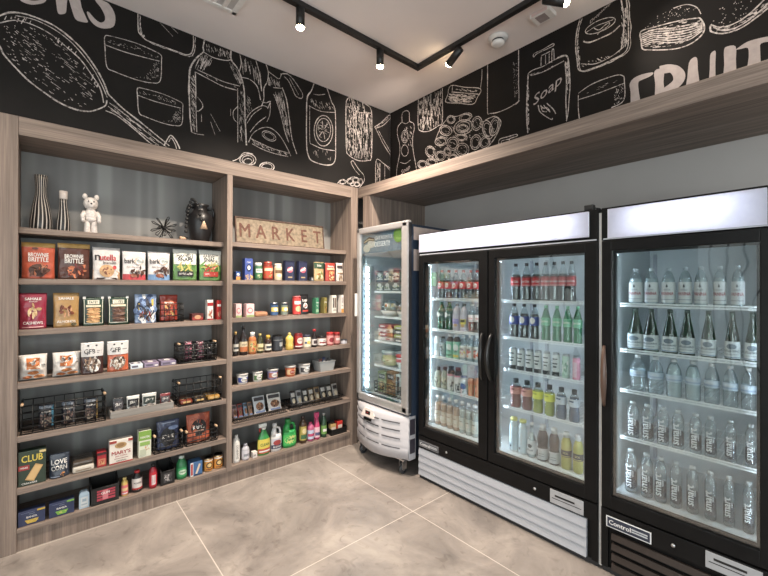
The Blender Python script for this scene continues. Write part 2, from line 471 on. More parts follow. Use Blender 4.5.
def leaf_mat():
    m, nt, out = newmat('leaf_line_wallpaper')
    v = coords(nt, (1, 1, 1))
    w = N(nt, 'ShaderNodeTexWave'); w.inputs['Scale'].default_value = 1.7; w.inputs['Distortion'].default_value = 9; w.inputs['Detail'].default_value = 1.5; w.inputs['Detail Scale'].default_value = .7
    nt.links.new(v, w.inputs['Vector'])
    c = ramp(nt, w.outputs['Fac'], [(.0, lin((40, 44, 46))), (.035, lin((60, 64, 66))), (.06, lin((205, 210, 210)))])
    b = N(nt, 'ShaderNodeBsdfPrincipled'); b.inputs['Roughness'].default_value = .6
    nt.links.new(c, b.inputs['Base Color']); nt.links.new(b.outputs[0], out.inputs[0])
    return m

PW_ = mat((196, 194, 192), .75)
fm = MB(); fm.box((-3.75, YB - .15, -.1), (XR + .15, YN + .15, 0), floor_mat()); struct('floor', fm)
PAINT = mat((229, 221, 219), .75, var=.03, scale=2)
cm = MB(); cm.box((-3.75, YB - .15, ZC), (XR + .15, YN + .15, ZC + .1), PAINT); struct('ceiling', cm)
wl = MB(); wl.box((-3.75, -.40, 0), (-3.57, YN + .15, ZC), NICHE); wl.box((-3.57, -.40, ZT + .002), (XL - .012, YN, ZC), GREY)
wl.box((-3.75, -1.4, 0), (XL - .012, -.40, ZC), mat((54, 50, 48), .6)); wl.box((-3.75, YB, 0), (XL - .012, -1.4, ZC), leaf_mat()); struct('wall_left', wl)
wn = MB(); wn.box((-3.57, YN, 0), (XR + .15, YN + .15, ZC), NICHE); wn.box((XL - .012, YM + .012, ZT + .002), (XR, YN, ZC), GREY); struct('wall_back', wn)
wb = MB(); wb.box((-1.5, YB - .15, 0), (.1, YB, ZC), leaf_mat()); wb.box((2.4, YB - .15, 0), (XR + .15, YB, ZC), PW_); wb.box((.1, YB - .15, 2.9), (2.4, YB, ZC), PW_); wb.box((-3.57, YB - .15, 0), (-1.5, YB, ZC), mat((70, 72, 74), .6)); struct('wall_front', wb)
gd = MB(); DK_ = plas((40, 40, 42))  # unseen glass front, added to let more light into the room
for x in (.1, .86, 1.62, 2.37): gd.box((x, YB - .10, 0), (x + .04, YB - .04, 2.9), DK_)
for z in (0, 2.84): gd.box((.1, YB - .10, z), (2.4, YB - .04, z + .06), DK_)
gd.box((.1, YB - .073, .0), (2.4, YB - .067, 2.9), DOOR_GLASS); struct('added_window', gd)
# wall on the window side with a wide opening
wr = MB(); W0, W1, H0, H1 = -3.0, 1.6, .25, 2.9
PW = mat((196, 194, 192), .75)
wr.box((XR, YB, 0), (XR + .15, W0, ZC), PW); wr.box((XR, W1, 0), (XR + .15, YN, ZC), PW); wr.box((XR, W0, 0), (XR + .15, W1, H0), PW); wr.box((XR, W0, H1), (XR + .15, W1, ZC), PW)
struct('wall_right', wr)
wf = MB(); DK = plas((40, 40, 42))
for a in range(5):
    y = W0 + (W1 - W0) * a / 4; wf.box((XR + .04, y - .03, H0), (XR + .10, y + .03, H1), DK)
for z in (H0, H1 - .06): wf.box((XR + .04, W0, z), (XR + .10, W1, z + .06), DK)
wf.box((XR + .065, W0, H0), (XR + .071, W1, H1), DOOR_GLASS); struct('window_1', wf)

# wooden soffit over the coolers, upright panel at the corner
so = MB(); so.box((XL + .001, YS, ZS), (XR, YN - .001, ZT), WOOD_X, .003); struct('trim_1', so)
pn = MB(); pn.box((-3.09, YS + .002, 0.0), (-2.99, YN - .002, ZS - .001), WOOD_Z, .002); struct('trim_2', pn)

# ================================================================== built-in shelving
unit = thing('shelving_unit', 'built-in oak shelving unit with two bays of shelves, full of groceries', 'shelving unit', (XL, 1.1, 0))
XB = -3.546
def part(name, a, b, m, bev=.0015, parent=None):
    q = MB(); q.box(a, b, m, bev); return q.build(name, parent or unit, world=True)
part('side_post', (XB, -.37, 0), (XL, -.1176, ZT), WOOD_Z)
part('side_post', (XB, 2.32, 0), (XL, 2.404, ZT), WOOD_Z)
part('header', (XB, -.1166, ZTI), (XL, 2.319, ZT), WOOD_Y)
part('divider', (XB, 1.10, .1045), (XL, 1.1423, ZTI - .001), WOOD_Z)
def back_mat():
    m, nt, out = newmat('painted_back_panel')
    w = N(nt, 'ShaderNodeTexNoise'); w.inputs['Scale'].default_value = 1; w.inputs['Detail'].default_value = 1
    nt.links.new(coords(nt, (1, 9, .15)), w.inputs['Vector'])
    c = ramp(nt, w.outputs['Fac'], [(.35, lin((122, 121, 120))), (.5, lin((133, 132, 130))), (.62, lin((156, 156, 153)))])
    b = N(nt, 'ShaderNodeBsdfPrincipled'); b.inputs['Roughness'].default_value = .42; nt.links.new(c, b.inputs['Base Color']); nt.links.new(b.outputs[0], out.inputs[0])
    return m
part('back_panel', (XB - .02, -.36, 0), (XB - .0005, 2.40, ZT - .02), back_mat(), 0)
XU, XD = -3.248, -3.172
SHL = [1.94, 1.626, 1.313, 1.003, .686, .376, .135]
SHR = [1.951, 1.638, 1.321, 1.012, .770, .469, .137]
for bay, (zs, ya, yb) in enumerate(((SHL, -.1170, 1.0994), (SHR, 1.1429, 2.3194))):
    for i, z in enumerate(zs):
        part('shelf', (XB, ya, z - (.036 if i < 6 else .03)), (XU if i < 3 else XD, yb, z), WOOD_Y)
part('plinth', (XB, -.1170, 0), (XD - .012, 2.3194, .104), WOOD_Z)

# ================================================================== chalk murals
CHALKC = (222, 212, 207)
def chalk_mat():
    m, nt, out = newmat('chalk_line')
    nz = N(nt, 'ShaderNodeTexNoise'); nz.inputs['Scale'].default_value = 70; nz.inputs['Detail'].default_value = 4
    nt.links.new(coords(nt), nz.inputs['Vector'])
    b = N(nt, 'ShaderNodeBsdfPrincipled'); b.inputs['Roughness'].default_value = .8
    nt.links.new(ramp(nt, nz.outputs['Fac'], [(.30, lin((80, 74, 72))), (.48, lin((178, 169, 165))), (.64, lin((206, 197, 193)))]), b.inputs['Base Color'])
    nt.links.new(b.outputs[0], out.inputs[0]); return m
CHALK = chalk_mat()
LETTER = mat((172, 161, 158), .8, var=.08, scale=40)
BOARD = mat((19, 16, 15), .66, var=.15, scale=3, spec=.22)

def smooth(pts, closed=False, k=5):
    if len(pts) < 3: return pts
    P = pts[:]; out = []; n = len(P)
    rng = range(n if closed else n - 1)
    for i in rng:
        p0 = P[(i - 1) % n] if (closed or i > 0) else P[0]; p1 = P[i]; p2 = P[(i + 1) % n]; p3 = P[(i + 2) % n] if (closed or i + 2 < n) else P[-1]
        for j in range(k):
            t = j / k
            out.append(tuple(.5 * ((2 * b) + (-a + c) * t + (2 * a - 5 * b + 4 * c - d) * t * t + (-a + 3 * b - 3 * c + d) * t ** 3) for a, b, c, d in zip(p0, p1, p2, p3)))
    if not closed: out.append(P[-1])
    return out

class Drawing:
    """Chalk line work on a flat wall: strokes measured in a photo crop, laid on the wall plane in metres."""
    def __init__(s, ax, val, sgn):
        s.ax, s.val, s.sgn = ax, val, sgn; s.mb = MB(); s.org = (0, 0, 1)
        s.lift = .0006
    def crop(s, x0, y0, k): s.org = (x0, y0, k); return s
    def w2(s, p):
        x, y = s.org[0] + p[0] / s.org[2], s.org[1] + p[1] / s.org[2]
        q = at(x, y, s.ax, s.val); a = q.y if s.ax == 'x' else q.x
        return (a, min(max(q.z, ZT + .004), ZC - .004))
    def p3(s, a, z, l):
        z = min(max(z, ZT + .0035), ZC - .003); return (s.val + s.sgn * l, a, z) if s.ax == 'x' else (a, s.val + s.sgn * l, z)
    def ribbon(s, P, w, closed=False, m=None):
        n = len(P)
        if n < 2: return
        s.lift += .00001; vs = []
        for i, p in enumerate(P):
            a = P[i - 1] if (i or closed) else p; b = P[(i + 1) % n] if (i < n - 1 or closed) else p
            d = Vector((b[0] - a[0], b[1] - a[1])); d = d.normalized() if d.length > 1e-9 else Vector((1, 0))
            ww = w * .70 * (.55 + .6 * abs(noise.noise((p[0] * 9, p[1] * 9, 3.1)))) / 1.0
            nx, ny = -d.y * ww / 2 * 1.3, d.x * ww / 2 * 1.3
            vs += [s.p3(p[0] + nx, p[1] + ny, s.lift), s.p3(p[0] - nx, p[1] - ny, s.lift)]
        fs = [(2 * i, 2 * i + 1, 2 * ((i + 1) % n) + 1, 2 * ((i + 1) % n)) for i in range(n if closed else n - 1)]
        s.mb.add(vs, fs, m or CHALK)
    def L(s, *pts, w=.011, closed=False, sm=True, dbl=0, m=None):
        P = [s.w2(p) for p in pts]
        if sm: P = smooth(P, closed)
        s.ribbon(P, w, closed, m)
        if dbl:
            Q = [(a + dbl + random.uniform(-.003, .003), z - dbl * .6 + random.uniform(-.003, .003)) for a, z in P]; s.ribbon(Q, w * .7, closed)
        return s
    def E(s, cx, cy, rx, ry, rot=0, w=.010, dbl=False):
        c, q = math.cos(rot), math.sin(rot)
        for f in ((1, .72) if dbl else (1,)):
            s.L(*[(cx + f * (rx * math.cos(t) * c - ry * math.sin(t) * q), cy + f * (rx * math.cos(t) * q + ry * math.sin(t) * c)) for t in [2 * PI * i / 10 for i in range(10)]], w=w * (1 if f == 1 else .8), closed=True)
        return s
    def F(s, *pts):
        P = [s.w2(p) for p in pts]; s.lift += .00002
        P = smooth(P, True, 3)
        s.mb.add([s.p3(a, z, s.lift) for a, z in P], [tuple(range(len(P)))], LETTER); return s
    def H(s, poly, n=40, dx=10, dy=20, w=.006, jit=.35):
        """hatching: short strokes scattered inside a polygon"""
        xs = [p[0] for p in poly]; ys = [p[1] for p in poly]
        def inside(x, y):
            r = False; j = len(poly) - 1
            for i in range(len(poly)):
                if (poly[i][1] > y) != (poly[j][1] > y) and x < (poly[j][0] - poly[i][0]) * (y - poly[i][1]) / (poly[j][1] - poly[i][1]) + poly[i][0]: r = not r
                j = i
            return r
        k = 0
        for _ in range(n * 6):
            x, y = random.uniform(min(xs), max(xs)), random.uniform(min(ys), max(ys)); f = random.uniform(1 - jit, 1 + jit)
            if inside(x, y) and inside(x + dx * f, y + dy * f): s.ribbon([s.w2((x, y)), s.w2((x + dx * f, y + dy * f))], w * random.uniform(.4, 1.0)); k += 1
            if k >= n: break
        return s
    def T(s, x, y, h, txt, rise=0.0):
        vv, fs, ww = text2d(txt, -.01 if False else .0); s.lift += .00002
        a, z = s.w2((x, y)); a1, z1 = s.w2((x, y - h)); H = z1 - z
        s.mb.add([s.p3(a + p[0] * H + p[1] * H * .12, z + p[1] * H + p[0] * H * rise, s.lift) for p in vv], fs, LETTER); return s
    def build(s, name, parent):
        return s.mb.build(name, parent, world=True, fix=False)

ml = thing('chalk_mural', 'black chalkboard mural of bathroom goods above the oak shelving', 'mural', (XL - .012, 1.2, ZT + .002))
q = MB(); q.box((XL - .0119, -1.4, ZT + .002), (XL - .004, YM, ZC - .001), BOARD); q.build('board', ml, world=True)
def DL(): return Drawing('x', XL - .004, 1)
d = DL().crop(0, 0, 6.857)
d.F((135, -40), (140, 2), (170, 20), (215, 32), (265, 28), (310, 12), (328, -40), (300, -60), (290, -10), (240, 5), (190, -5), (175, -50))
d.F((385, -60), (388, 40), (400, 92), (430, 97), (452, 85), (458, 30), (460, -60))
d.F((470, -40), (500, 90), (522, 135), (560, 150), (602, 153), (590, 120), (560, 50), (535, -50))
d.crop(0, 0, 1).F((104, 1), (109, 4), (114, 12), (115.4, 20), (113, 27), (104, 28.6), (96, 26), (90, 20), (86.8, 12.6), (89, 12.2), (94, 18), (100, 22.5), (104.5, 21), (104.8, 16), (101, 8), (95, 0), (98, -2))
d.build('chalk_letters', ml)
d = DL().crop(0, 0, 3.84)
d.L((-30, 75), (0, 60), (40, 48), (90, 52), (150, 72), (210, 100), (270, 145), (320, 195), (370, 265), (400, 320), (415, 360), (432, 378), (470, 415), (540, 470), (620, 535), (650, 560), w=.014)
d.L((-30, 140), (0, 180), (15, 210), (60, 260), (110, 310), (170, 355), (230, 395), (290, 420), (340, 428), (375, 420), (405, 405), (410, 385), w=.014)
d.L((0, 88), (60, 78), (130, 97), (200, 135), (260, 185), (310, 230), (350, 285), (385, 340), (398, 395), w=.009)
d.L((60, 60), (130, 75), (200, 108), (262, 152), (312, 204), (360, 268), (392, 328), (412, 375), w=.008)
d.L((405, 425), (450, 445), (520, 500), (580, 555), (600, 572), w=.012).L((420, 395), (480, 440), (560, 505), (640, 565), w=.008).L((415, 408), (470, 450), (540, 510), (610, 570), w=.008)
d.L((630, 560), (640, 540), (655, 520), (672, 535), (686, 560), (690, 572), w=.012).L((648, 545), (658, 530), (672, 552), (678, 572), w=.008)
hd = [(0, 100), (60, 90), (140, 110), (210, 150), (270, 200), (330, 265), (380, 345), (385, 400), (340, 415), (280, 405), (180, 350), (90, 285), (20, 200)]
d.H(hd, 170, 7, 5, .007, .6); d.H(hd, 34, 24, 17, .005, .4); d.H([(0, 58), (90, 65), (200, 120), (290, 190), (380, 310), (400, 395), (385, 400), (340, 290), (260, 200), (170, 120), (60, 85), (0, 82)], 70, -6, 12, .010, .4)
d.H([(430, 395), (520, 465), (640, 560), (600, 560), (500, 480), (420, 420)], 40, 16, 12, .007)
d.build('hairbrush_drawing', ml)
d = DL().crop(0, 0, 3.84)
for o in ((403, 140, 1), (528, 340, .8)):
    X = lambda x, y: (o[0] + (x - 403) * o[2], o[1] + (y - 140) * o[2])
    d.L(X(403, 140), X(430, 140), X(520, 165), X(590, 195), X(618, 212), X(620, 235), X(615, 310), X(580, 318), X(520, 305), X(440, 275), X(410, 255), X(403, 180), closed=True, w=.008)
    d.L(X(403, 172), X(480, 200), X(560, 222), X(612, 235), w=.007).H([X(595, 235), X(612, 240), X(610, 300), X(580, 308), X(500, 295), X(560, 290)], 60, 3, 4, .005).H([X(410, 150), X(520, 175), X(610, 215), X(605, 225), X(510, 195), X(412, 165)], 40, 5, 3, .005)
d.build('cream_jar_drawing', ml)
d = DL().crop(100, 0, 6.857)
d.L((260, 60), (262, 200), (275, 235), (320, 275), (420, 315), (520, 350), (590, 375), (625, 365), (640, 320), (640, 200), w=.010, dbl=.012)
d.L((410, 150), (500, 250), w=.006).L((490, 175), (535, 230), w=.006).H([(275, 140), (290, 220), (330, 265), (300, 270), (265, 220)], 25, 3, 14, .006)
d.build('tumbler_drawing', ml)
d = DL().crop(180, 30, 6.857)
d.L((168, 60), (158, 120), (160, 150), (110, 195), (75, 250), (65, 300), (62, 400), (65, 500), (70, 610), (80, 700), w=.016).L((80, 700), (112, 712), (165, 720), w=.007)
d.L((105, 285), (108, 400), (108, 500), (112, 610), (115, 700), w=.009)
d.L((160, 150), (230, 190), (310, 208), (350, 205), w=.011).L((350, 120), (352, 205), (395, 265), (425, 340), (440, 420), (445, 560), (450, 680), (455, 790), w=.017)
d.L((110, 268), (200, 310), (300, 355), (410, 385), w=.009).L((110, 290), (200, 338), (300, 388), (400, 415), w=.009).L((395, 400), (396, 560), (396, 770), w=.008)
d.L((120, 460), (150, 500), (155, 530), (130, 555), (115, 555), w=.008).L((395, 525), (365, 560), (370, 610), (395, 635), w=.009)
d.L((210, 575), (275, 695), w=.005).L((210, 630), (240, 720), w=.005).L((147, 575), (147, 630), w=.005).L((347, 540), (347, 590), w=.005)
d.H([(160, 155), (225, 190), (190, 300), (110, 265), (75, 260)], 60, -14, 34, .005).H([(65, 300), (105, 300), (110, 700), (80, 700)], 80, 12, 22, .005).H([(345, 215), (380, 260), (425, 345), (430, 400), (400, 370), (330, 230)], 40, 14, 30, .005).H([(115, 280), (300, 360), (405, 390), (400, 410), (200, 330), (112, 290)], 60, 12, 16, .005).H([(400, 400), (440, 420), (452, 780), (400, 770)], 60, 3, 24, .005).H([(170, 85), (345, 150), (345, 200), (300, 195), (170, 145)], 50, 4, 16, .007)
d.build('lotion_bottle_drawing', ml)
d = DL().crop(180, 30, 6.857)
d.L((590, 225), (605, 290), (600, 350), (575, 400), (575, 470), (560, 520), w=.011).L((600, 280), (640, 310), (680, 335), (700, 300), (740, 300), w=.009).L((640, 395), (700, 400), w=.010).L((520, 190), (545, 300), (560, 420), w=.012).L((410, 150), (420, 230), (405, 290), w=.012).L((425, 325), (480, 340), (530, 390), (552, 480), w=.010)
d.L((470, 770), (500, 710), (560, 672), (620, 672), (680, 720), (730, 800), (760, 865), w=.010).E(610, 727, 52, 28, .5, .009).E(610, 727, 38, 20, .5, .007)
d.L((485, 745), (560, 780), (640, 815), (750, 845), w=.010).L((495, 780), (560, 815), (640, 845), (740, 868), w=.009).H([(490, 750), (640, 815), (745, 845), (735, 865), (640, 840), (500, 780)], 60, 8, 10, .006)
d.L((450, 620), (490, 560), (560, 520), (600, 530), w=.010).L((460, 640), (500, 580), (560, 535), w=.008).L((480, 700), (530, 640), (590, 595), w=.009).L((640, 440), (655, 470), (690, 580), (720, 700), (745, 770), w=.010).L((700, 395), (730, 480), (750, 620), (768, 750), (800, 850), w=.014).L((620, 500), (615, 580), (595, 630), w=.007).L((560, 490), (590, 500), (620, 490), (600, 540), w=.010)
d.H([(645, 420), (700, 420), (760, 740), (740, 740)], 70, 10, 44, .006).H([(600, 310), (680, 345), (690, 395), (600, 385)], 40, 3, 20, .006).H([(430, 180), (560, 250), (560, 400), (420, 320)], 30, 6, 50, .006).H([(455, 430), (470, 440), (500, 560), (455, 620)], 24, 8, 20, .005)
d.crop(180, 0, 3.84).L((385, 285), (410, 285), (430, 300), (455, 335), (470, 362), (466, 378), (445, 370), (430, 340), (415, 310), (400, 295), w=.010).L((420, 300), (455, 365), w=.006)
d.build('spray_bottle_drawing', ml)
d = DL().crop(280, 80, 6.4)
d.L((218, 10), (215, 30), (200, 70), (175, 110), (170, 200), (170, 400), (180, 480), (210, 520), (300, 545), (350, 520), (356, 400), (353, 200), (330, 140), (303, 60), (300, 40), w=.015)
d.L((185, 165), (260, 200), (350, 208), w=.010).L((198, 408), (270, 440), (350, 452), w=.012).L((190, 170), (190, 380), (200, 410), w=.007).E(278, 325, 60, 98, 0, .012).E(278, 320, 46, 74, 0, .011)
for i in range(6):
    t = PI * i / 3 + .3; d.L((278 + 8 * math.cos(t), 320 + 12 * math.sin(t)), (278 + 38 * math.cos(t), 320 + 60 * math.sin(t)), w=.008)
d.L((215, 90), (250, 96), (290, 90), w=.008).H([(190, 110), (330, 150), (345, 195), (260, 190), (190, 160)], 40, 6, 16, .007).H([(240, 270), (318, 270), (318, 370), (240, 370)], 40, 8, 6, .007).H([(200, 430), (345, 460), (340, 520), (210, 500)], 14, 2, 18, .006)
d.build('citrus_bottle_drawing', ml)
d = DL().crop(280, 80, 6.4)
can = [(430, 125), (455, 112), (540, 150), (582, 190), (588, 300), (585, 490), (560, 515), (500, 515), (440, 480), (424, 430), (422, 180)]
d.L(*can, closed=True, w=.013).L((485, 180), (485, 490), w=.012).L((556, 205), (556, 500), w=.010).L((428, 165), (500, 205), (582, 212), w=.009).L((455, 115), (490, 205), w=.007).L((470, 200), (470, 480), w=.008).L((520, 212), (520, 505), w=.008)
d.H(can, 260, 2, 24, .011, .6).H([(430, 190), (480, 200), (480, 480), (440, 470)], 60, 4, 12, .01)
d.L((605, 300), (650, 270), (692, 228), (712, 230), w=.010).L((605, 300), (628, 345), (660, 410), (712, 492), w=.010).L((612, 310), (660, 290), (706, 245), w=.008).L((630, 325), (670, 400), (712, 470), w=.007).H([(610, 300), (690, 230), (705, 240), (625, 310)], 30, 8, 4, .007)
d.build('ribbed_can_drawing', ml)
d = DL().crop(330, 120, 8)
d.L((185, 325), (168, 340), (200, 400), (235, 440), w=.008).L((185, 325), (230, 395), (268, 440), (272, 490), (235, 542), w=.009).L((60, 510), (80, 485), (105, 475), (140, 490), (160, 465), (195, 455), (230, 475), w=.010)
for e in ((100, 495, 28, 18), (160, 490, 26, 22), (205, 480, 26, 22), (215, 515, 24, 18), (245, 495, 18, 26), (180, 515, 18, 14)): d.E(*e, 0, .008, True)
d.L((365, 500), (370, 320), (430, 350), (492, 395), w=.010).L((400, 345), (398, 490), w=.010).L((438, 360), (438, 470), w=.009).L((430, 350), (445, 362), (492, 420), w=.007).H([(372, 330), (398, 345), (396, 485), (370, 495)], 30, 2, 20, .007)
d.crop(180, 90, 6.857).E(465, 480, 55, 42, 0, .012, True).E(465, 490, 28, 20, 0, .010).E(595, 528, 50, 32, 0, .012, True).L((360, 490), (400, 470), (440, 430), (500, 440), w=.010)
d.build('flower_print', ml)

mr = thing('chalk_mural', 'black chalkboard mural with snacks and the word FRUIT above the soffit', 'mural', (-1.0, YM + .012, ZT + .002))
q = MB(); q.box((XL - .0035, YM + .002, ZT + .002), (XR - .01, YM + .0119, ZC - .001), BOARD); q.build('board', mr, world=True)
def DR(): return Drawing('y', YM + .002, -1)
d = DR().crop(390, 60, 6.4)
d.L((78, 395), (78, 345), (100, 325), (122, 335), (126, 390), (150, 405), (155, 440), (145, 500), (148, 576), (165, 670), (172, 720), w=.011).L((78, 395), (50, 430), (48, 480), (62, 540), (62, 600), (45, 690), (42, 740), w=.011).L((75, 395), (100, 408), (126, 392), w=.008).L((65, 655), (100, 662), (132, 640), w=.009)
d.E(95, 490, 22, 40, 0, .009, True).E(95, 580, 22, 36, 0, .009).H([(60, 430), (145, 420), (140, 560), (65, 560)], 40, 6, 12, .008).T(100, 705, 40, 'Soap', .3)
d.build('dish_soap_drawing', mr)
d = DR().crop(390, 60, 6.4); can = [(182, 250), (180, 420), (200, 455), (250, 455), (310, 420), (335, 390), (335, 180)]
d.L(*can, w=.012).L((215, 235), (215, 448), w=.011).L((262, 215), (262, 448), w=.011).L((308, 200), (308, 415), w=.010).L((238, 225), (238, 445), w=.007)
d.H(can, 170, 2, 22, .011, .6)
d.L((390, 165), (370, 225), (360, 270), (440, 276), (530, 283), (560, 240), (580, 185), (480, 175), w=.011, closed=True).L((395, 205), (480, 212), (575, 220), w=.010).L((590, 60), (588, 120), (580, 180), w=.009).L((400, 165), (400, 200), w=.01).H([(375, 215), (560, 225), (530, 278), (365, 265)], 130, 16, 3, .012).H([(405, 178), (570, 192), (565, 210), (405, 198)], 20, 12, 2, .01)
d.build('butter_tub_drawing', mr)
d = DR().crop(390, 60, 6.4); d.L((625, 20), (624, 200), (625, 335), (640, 342), (690, 335), (768, 302), (830, 260), w=.010).crop(500, 30, 7.68).L((143, 120), (143, 400), (143, 545), (100, 576), w=.010).H([(100, 250), (138, 230), (138, 500), (110, 540)], 60, 2, 5, .005)
d.build('milk_carton_drawing', mr)
d = DR().crop(410, 100, 6.4)
for (x, y, a, b) in ((262, 125, 26, 25), (355, 110, 42, 24), (340, 175, 62, 46), (338, 180, 34, 22), (428, 150, 32, 45), (228, 195, 40, 32), (200, 265, 40, 27), (275, 280, 38, 42), (130, 330, 30, 35), (195, 358, 32, 30), (335, 318, 42, 42), (420, 270, 32, 48), (140, 398, 36, 22), (275, 372, 30, 25), (80, 412, 30, 25), (498, 190, 32, 60), (480, 270, 30, 40), (330, 240, 36, 20), (240, 330, 22, 26), (540, 170, 28, 60)): d.E(x, y, a, b, random.uniform(-.4, .4), .011, True)
d.L((480, 130), (540, 105), (575, 125), (580, 160), (545, 240), (500, 300), w=.012).L((160, 270), (190, 190), (245, 115), (300, 105), (350, 90), (400, 105), w=.010).H([(200, 220), (300, 130), (450, 130), (570, 130), (500, 300), (150, 400), (80, 420), (140, 300)], 150, 10, 6, .007)
d.L((570, 285), (575, 252), (630, 235), (680, 220), (685, 232), (640, 248), (640, 268), w=.010).L((585, 280), (590, 262), (640, 250), w=.008)
d.build('pasta_drawing', mr)
d = DR().crop(500, 30, 7.68)
d.L((260, 208), (262, 182), (330, 150), (405, 106), (411, 120), (370, 142), (285, 182), closed=True, w=.008).L((315, 278), (318, 205), (330, 192), (385, 165), w=.010).L((398, 250), (400, 160), (413, 154), (416, 235), w=.010).L((350, 190), (350, 262), w=.008).L((378, 180), (378, 255), w=.008)
d.L((215, 350), (222, 330), (260, 305), (330, 280), (420, 228), (490, 200), (515, 205), (526, 240), (535, 330), (538, 430), (530, 540), (522, 640), (510, 700), w=.011).L((216, 345), (212, 450), (206, 560), (206, 680), (214, 790), w=.015).L((236, 350), (330, 322), (430, 270), (492, 238), w=.009).L((500, 255), (510, 400), (506, 540), (512, 690), w=.010)
d.H([(500, 240), (522, 235), (532, 420), (510, 540)], 50, 3, 18, .008).H([(205, 420), (222, 420), (225, 770), (210, 770)], 50, 2, 16, .007).H([(225, 345), (330, 310), (430, 265), (430, 280), (330, 330), (230, 355)], 24, 10, -3, .006)
d.T(365, 470, 110, 'Soap', .42)
d.crop(500, 70, 6.4).L((245, 225), (255, 265), (290, 295), (332, 318), (335, 308), w=.010).L((262, 225), (272, 262), (300, 268), w=.008).L((300, 213), (340, 250), (357, 280), w=.010).L((258, 228), (280, 245), (300, 240), (318, 262), w=.009).L((280, 225), (300, 250), (322, 270), w=.007)
d.build('soap_pump_drawing', mr)
d = DR().crop(560, 0, 7.68)
d.L((155, 120), (150, 160), (130, 240), (120, 350), (130, 450), (150, 542), (250, 525), (400, 460), (510, 388), (526, 250), (520, 100), (508, -20), w=.012, dbl=.012).L((470, 0), (492, 150), (482, 300), (470, 380), w=.011).L((160, 490), (270, 490), (400, 430), (490, 360), w=.008)
d.T(310, 98, 52, 'Dropsoup', .52).E(310, 198, 125, 42, -.42, .009).L((200, 250), (280, 200), (360, 170), (410, 150), w=.007).L((260, 215), (300, 230), (350, 190), (380, 175), (370, 200), (300, 250), (290, 268), w=.009).L((180, 318), (230, 325), (330, 285), (400, 250), (462, 195), w=.012)
d.H([(470, 50), (515, 60), (522, 350), (470, 380)], 60, 4, 22, .009).H([(125, 250), (140, 250), (160, 500), (140, 520)], 30, 4, 16, .008).H([(160, 480), (400, 420), (480, 370), (480, 390), (380, 450), (170, 520)], 40, 10, 6, .008)
d.crop(560, 0, 3.692).L((68, 350), (68, 400), (72, 440), w=.008).L((68, 345), (120, 310), (200, 280), (232, 280), (238, 300), (236, 370), (190, 398), w=.009).L((70, 368), (140, 345), (236, 308), w=.008).H([(200, 330), (235, 310), (235, 370), (200, 390)], 50, 2, 4, .005).H([(80, 350), (200, 295), (228, 295), (120, 340)], 20, 8, -3, .005)
d.crop(560, 0, 7.68).L((-20, 445), (20, 428), (55, 430), (66, 470), (70, 560), (70, 640), w=.010)
d.build('soup_pouch_drawing', mr)
d = DR().crop(640, 0, 6)
d.L((5, 190), (8, 250), (15, 292), (60, 300), (200, 295), (300, 265), (370, 210), (386, 160), (362, 112), (330, 110), (250, 122), (170, 140), (80, 165), closed=True, w=.011)
for k in range(7):
    t = (k + 1) / 8; d.L((8, 195 + 95 * t), (80, 190 + 95 * t - 22), (180, 165 + 115 * t - 10), (290, 135 + 120 * t), (375, 130 + 60 * t), w=.010)
d.H([(10, 200), (80, 170), (250, 125), (360, 115), (380, 160), (300, 255), (150, 290), (20, 290)], 110, 26, -5, .009).H([(20, 175), (100, 100), (200, 45), (300, 30), (360, 60), (330, 105), (170, 135)], 46, 5, -3, .008).L((200, 50), (280, 28), (340, 45), (366, 85), w=.006)
d.L((425, 150), (422, 172), (432, 192), (500, 202), (600, 172), (700, 105), (768, 50), (860, -20), w=.012).L((425, 148), (480, 165), (560, 145), (650, 90), (740, 5), (790, -50), w=.011)
d.L((440, 165), (510, 185), (600, 155), (700, 85), (790, 0), w=.010).L((470, 178), (560, 172), (660, 118), (760, 30), w=.009).H([(430, 160), (560, 150), (700, 60), (768, -10), (790, 20), (700, 100), (560, 185), (450, 190)], 60, 24, -14, .008).H([(430, 130), (445, 60), (520, 0), (700, -40), (700, 40), (600, 120), (480, 150)], 34, 6, -3, .010)
d.build('burger_drawing', mr)
d = DR().crop(620, 40, 5.19)
d.F((60, 350), (55, 270), (50, 230), (70, 200), (110, 180), (165, 168), (172, 176), (150, 192), (112, 208), (95, 222), (98, 270), (105, 340))
d.F((184, 310), (183, 230), (177, 170), (200, 150), (228, 165), (226, 220), (232, 300))
d.L((205, 160), (240, 150), (280, 152), (305, 180), (303, 212), (270, 245), (230, 268), w=.085, m=LETTER)
d.F((345, 260), (350, 190), (358, 120), (380, 92), (400, 95), (404, 150), (408, 240)).F((463, 230), (466, 150), (468, 82), (482, 60), (497, 60), (495, 120), (493, 220)).F((538, 220), (541, 130), (540, 52), (560, 33), (600, 34), (602, 100), (598, 190))
d.F((603, 50), (620, 36), (660, 10), (720, -8), (790, -20), (790, 5), (732, 18), (728, 60), (725, 150), (662, 170), (668, 90), (664, 42), (630, 46))
d.build('chalk_letters', mr)

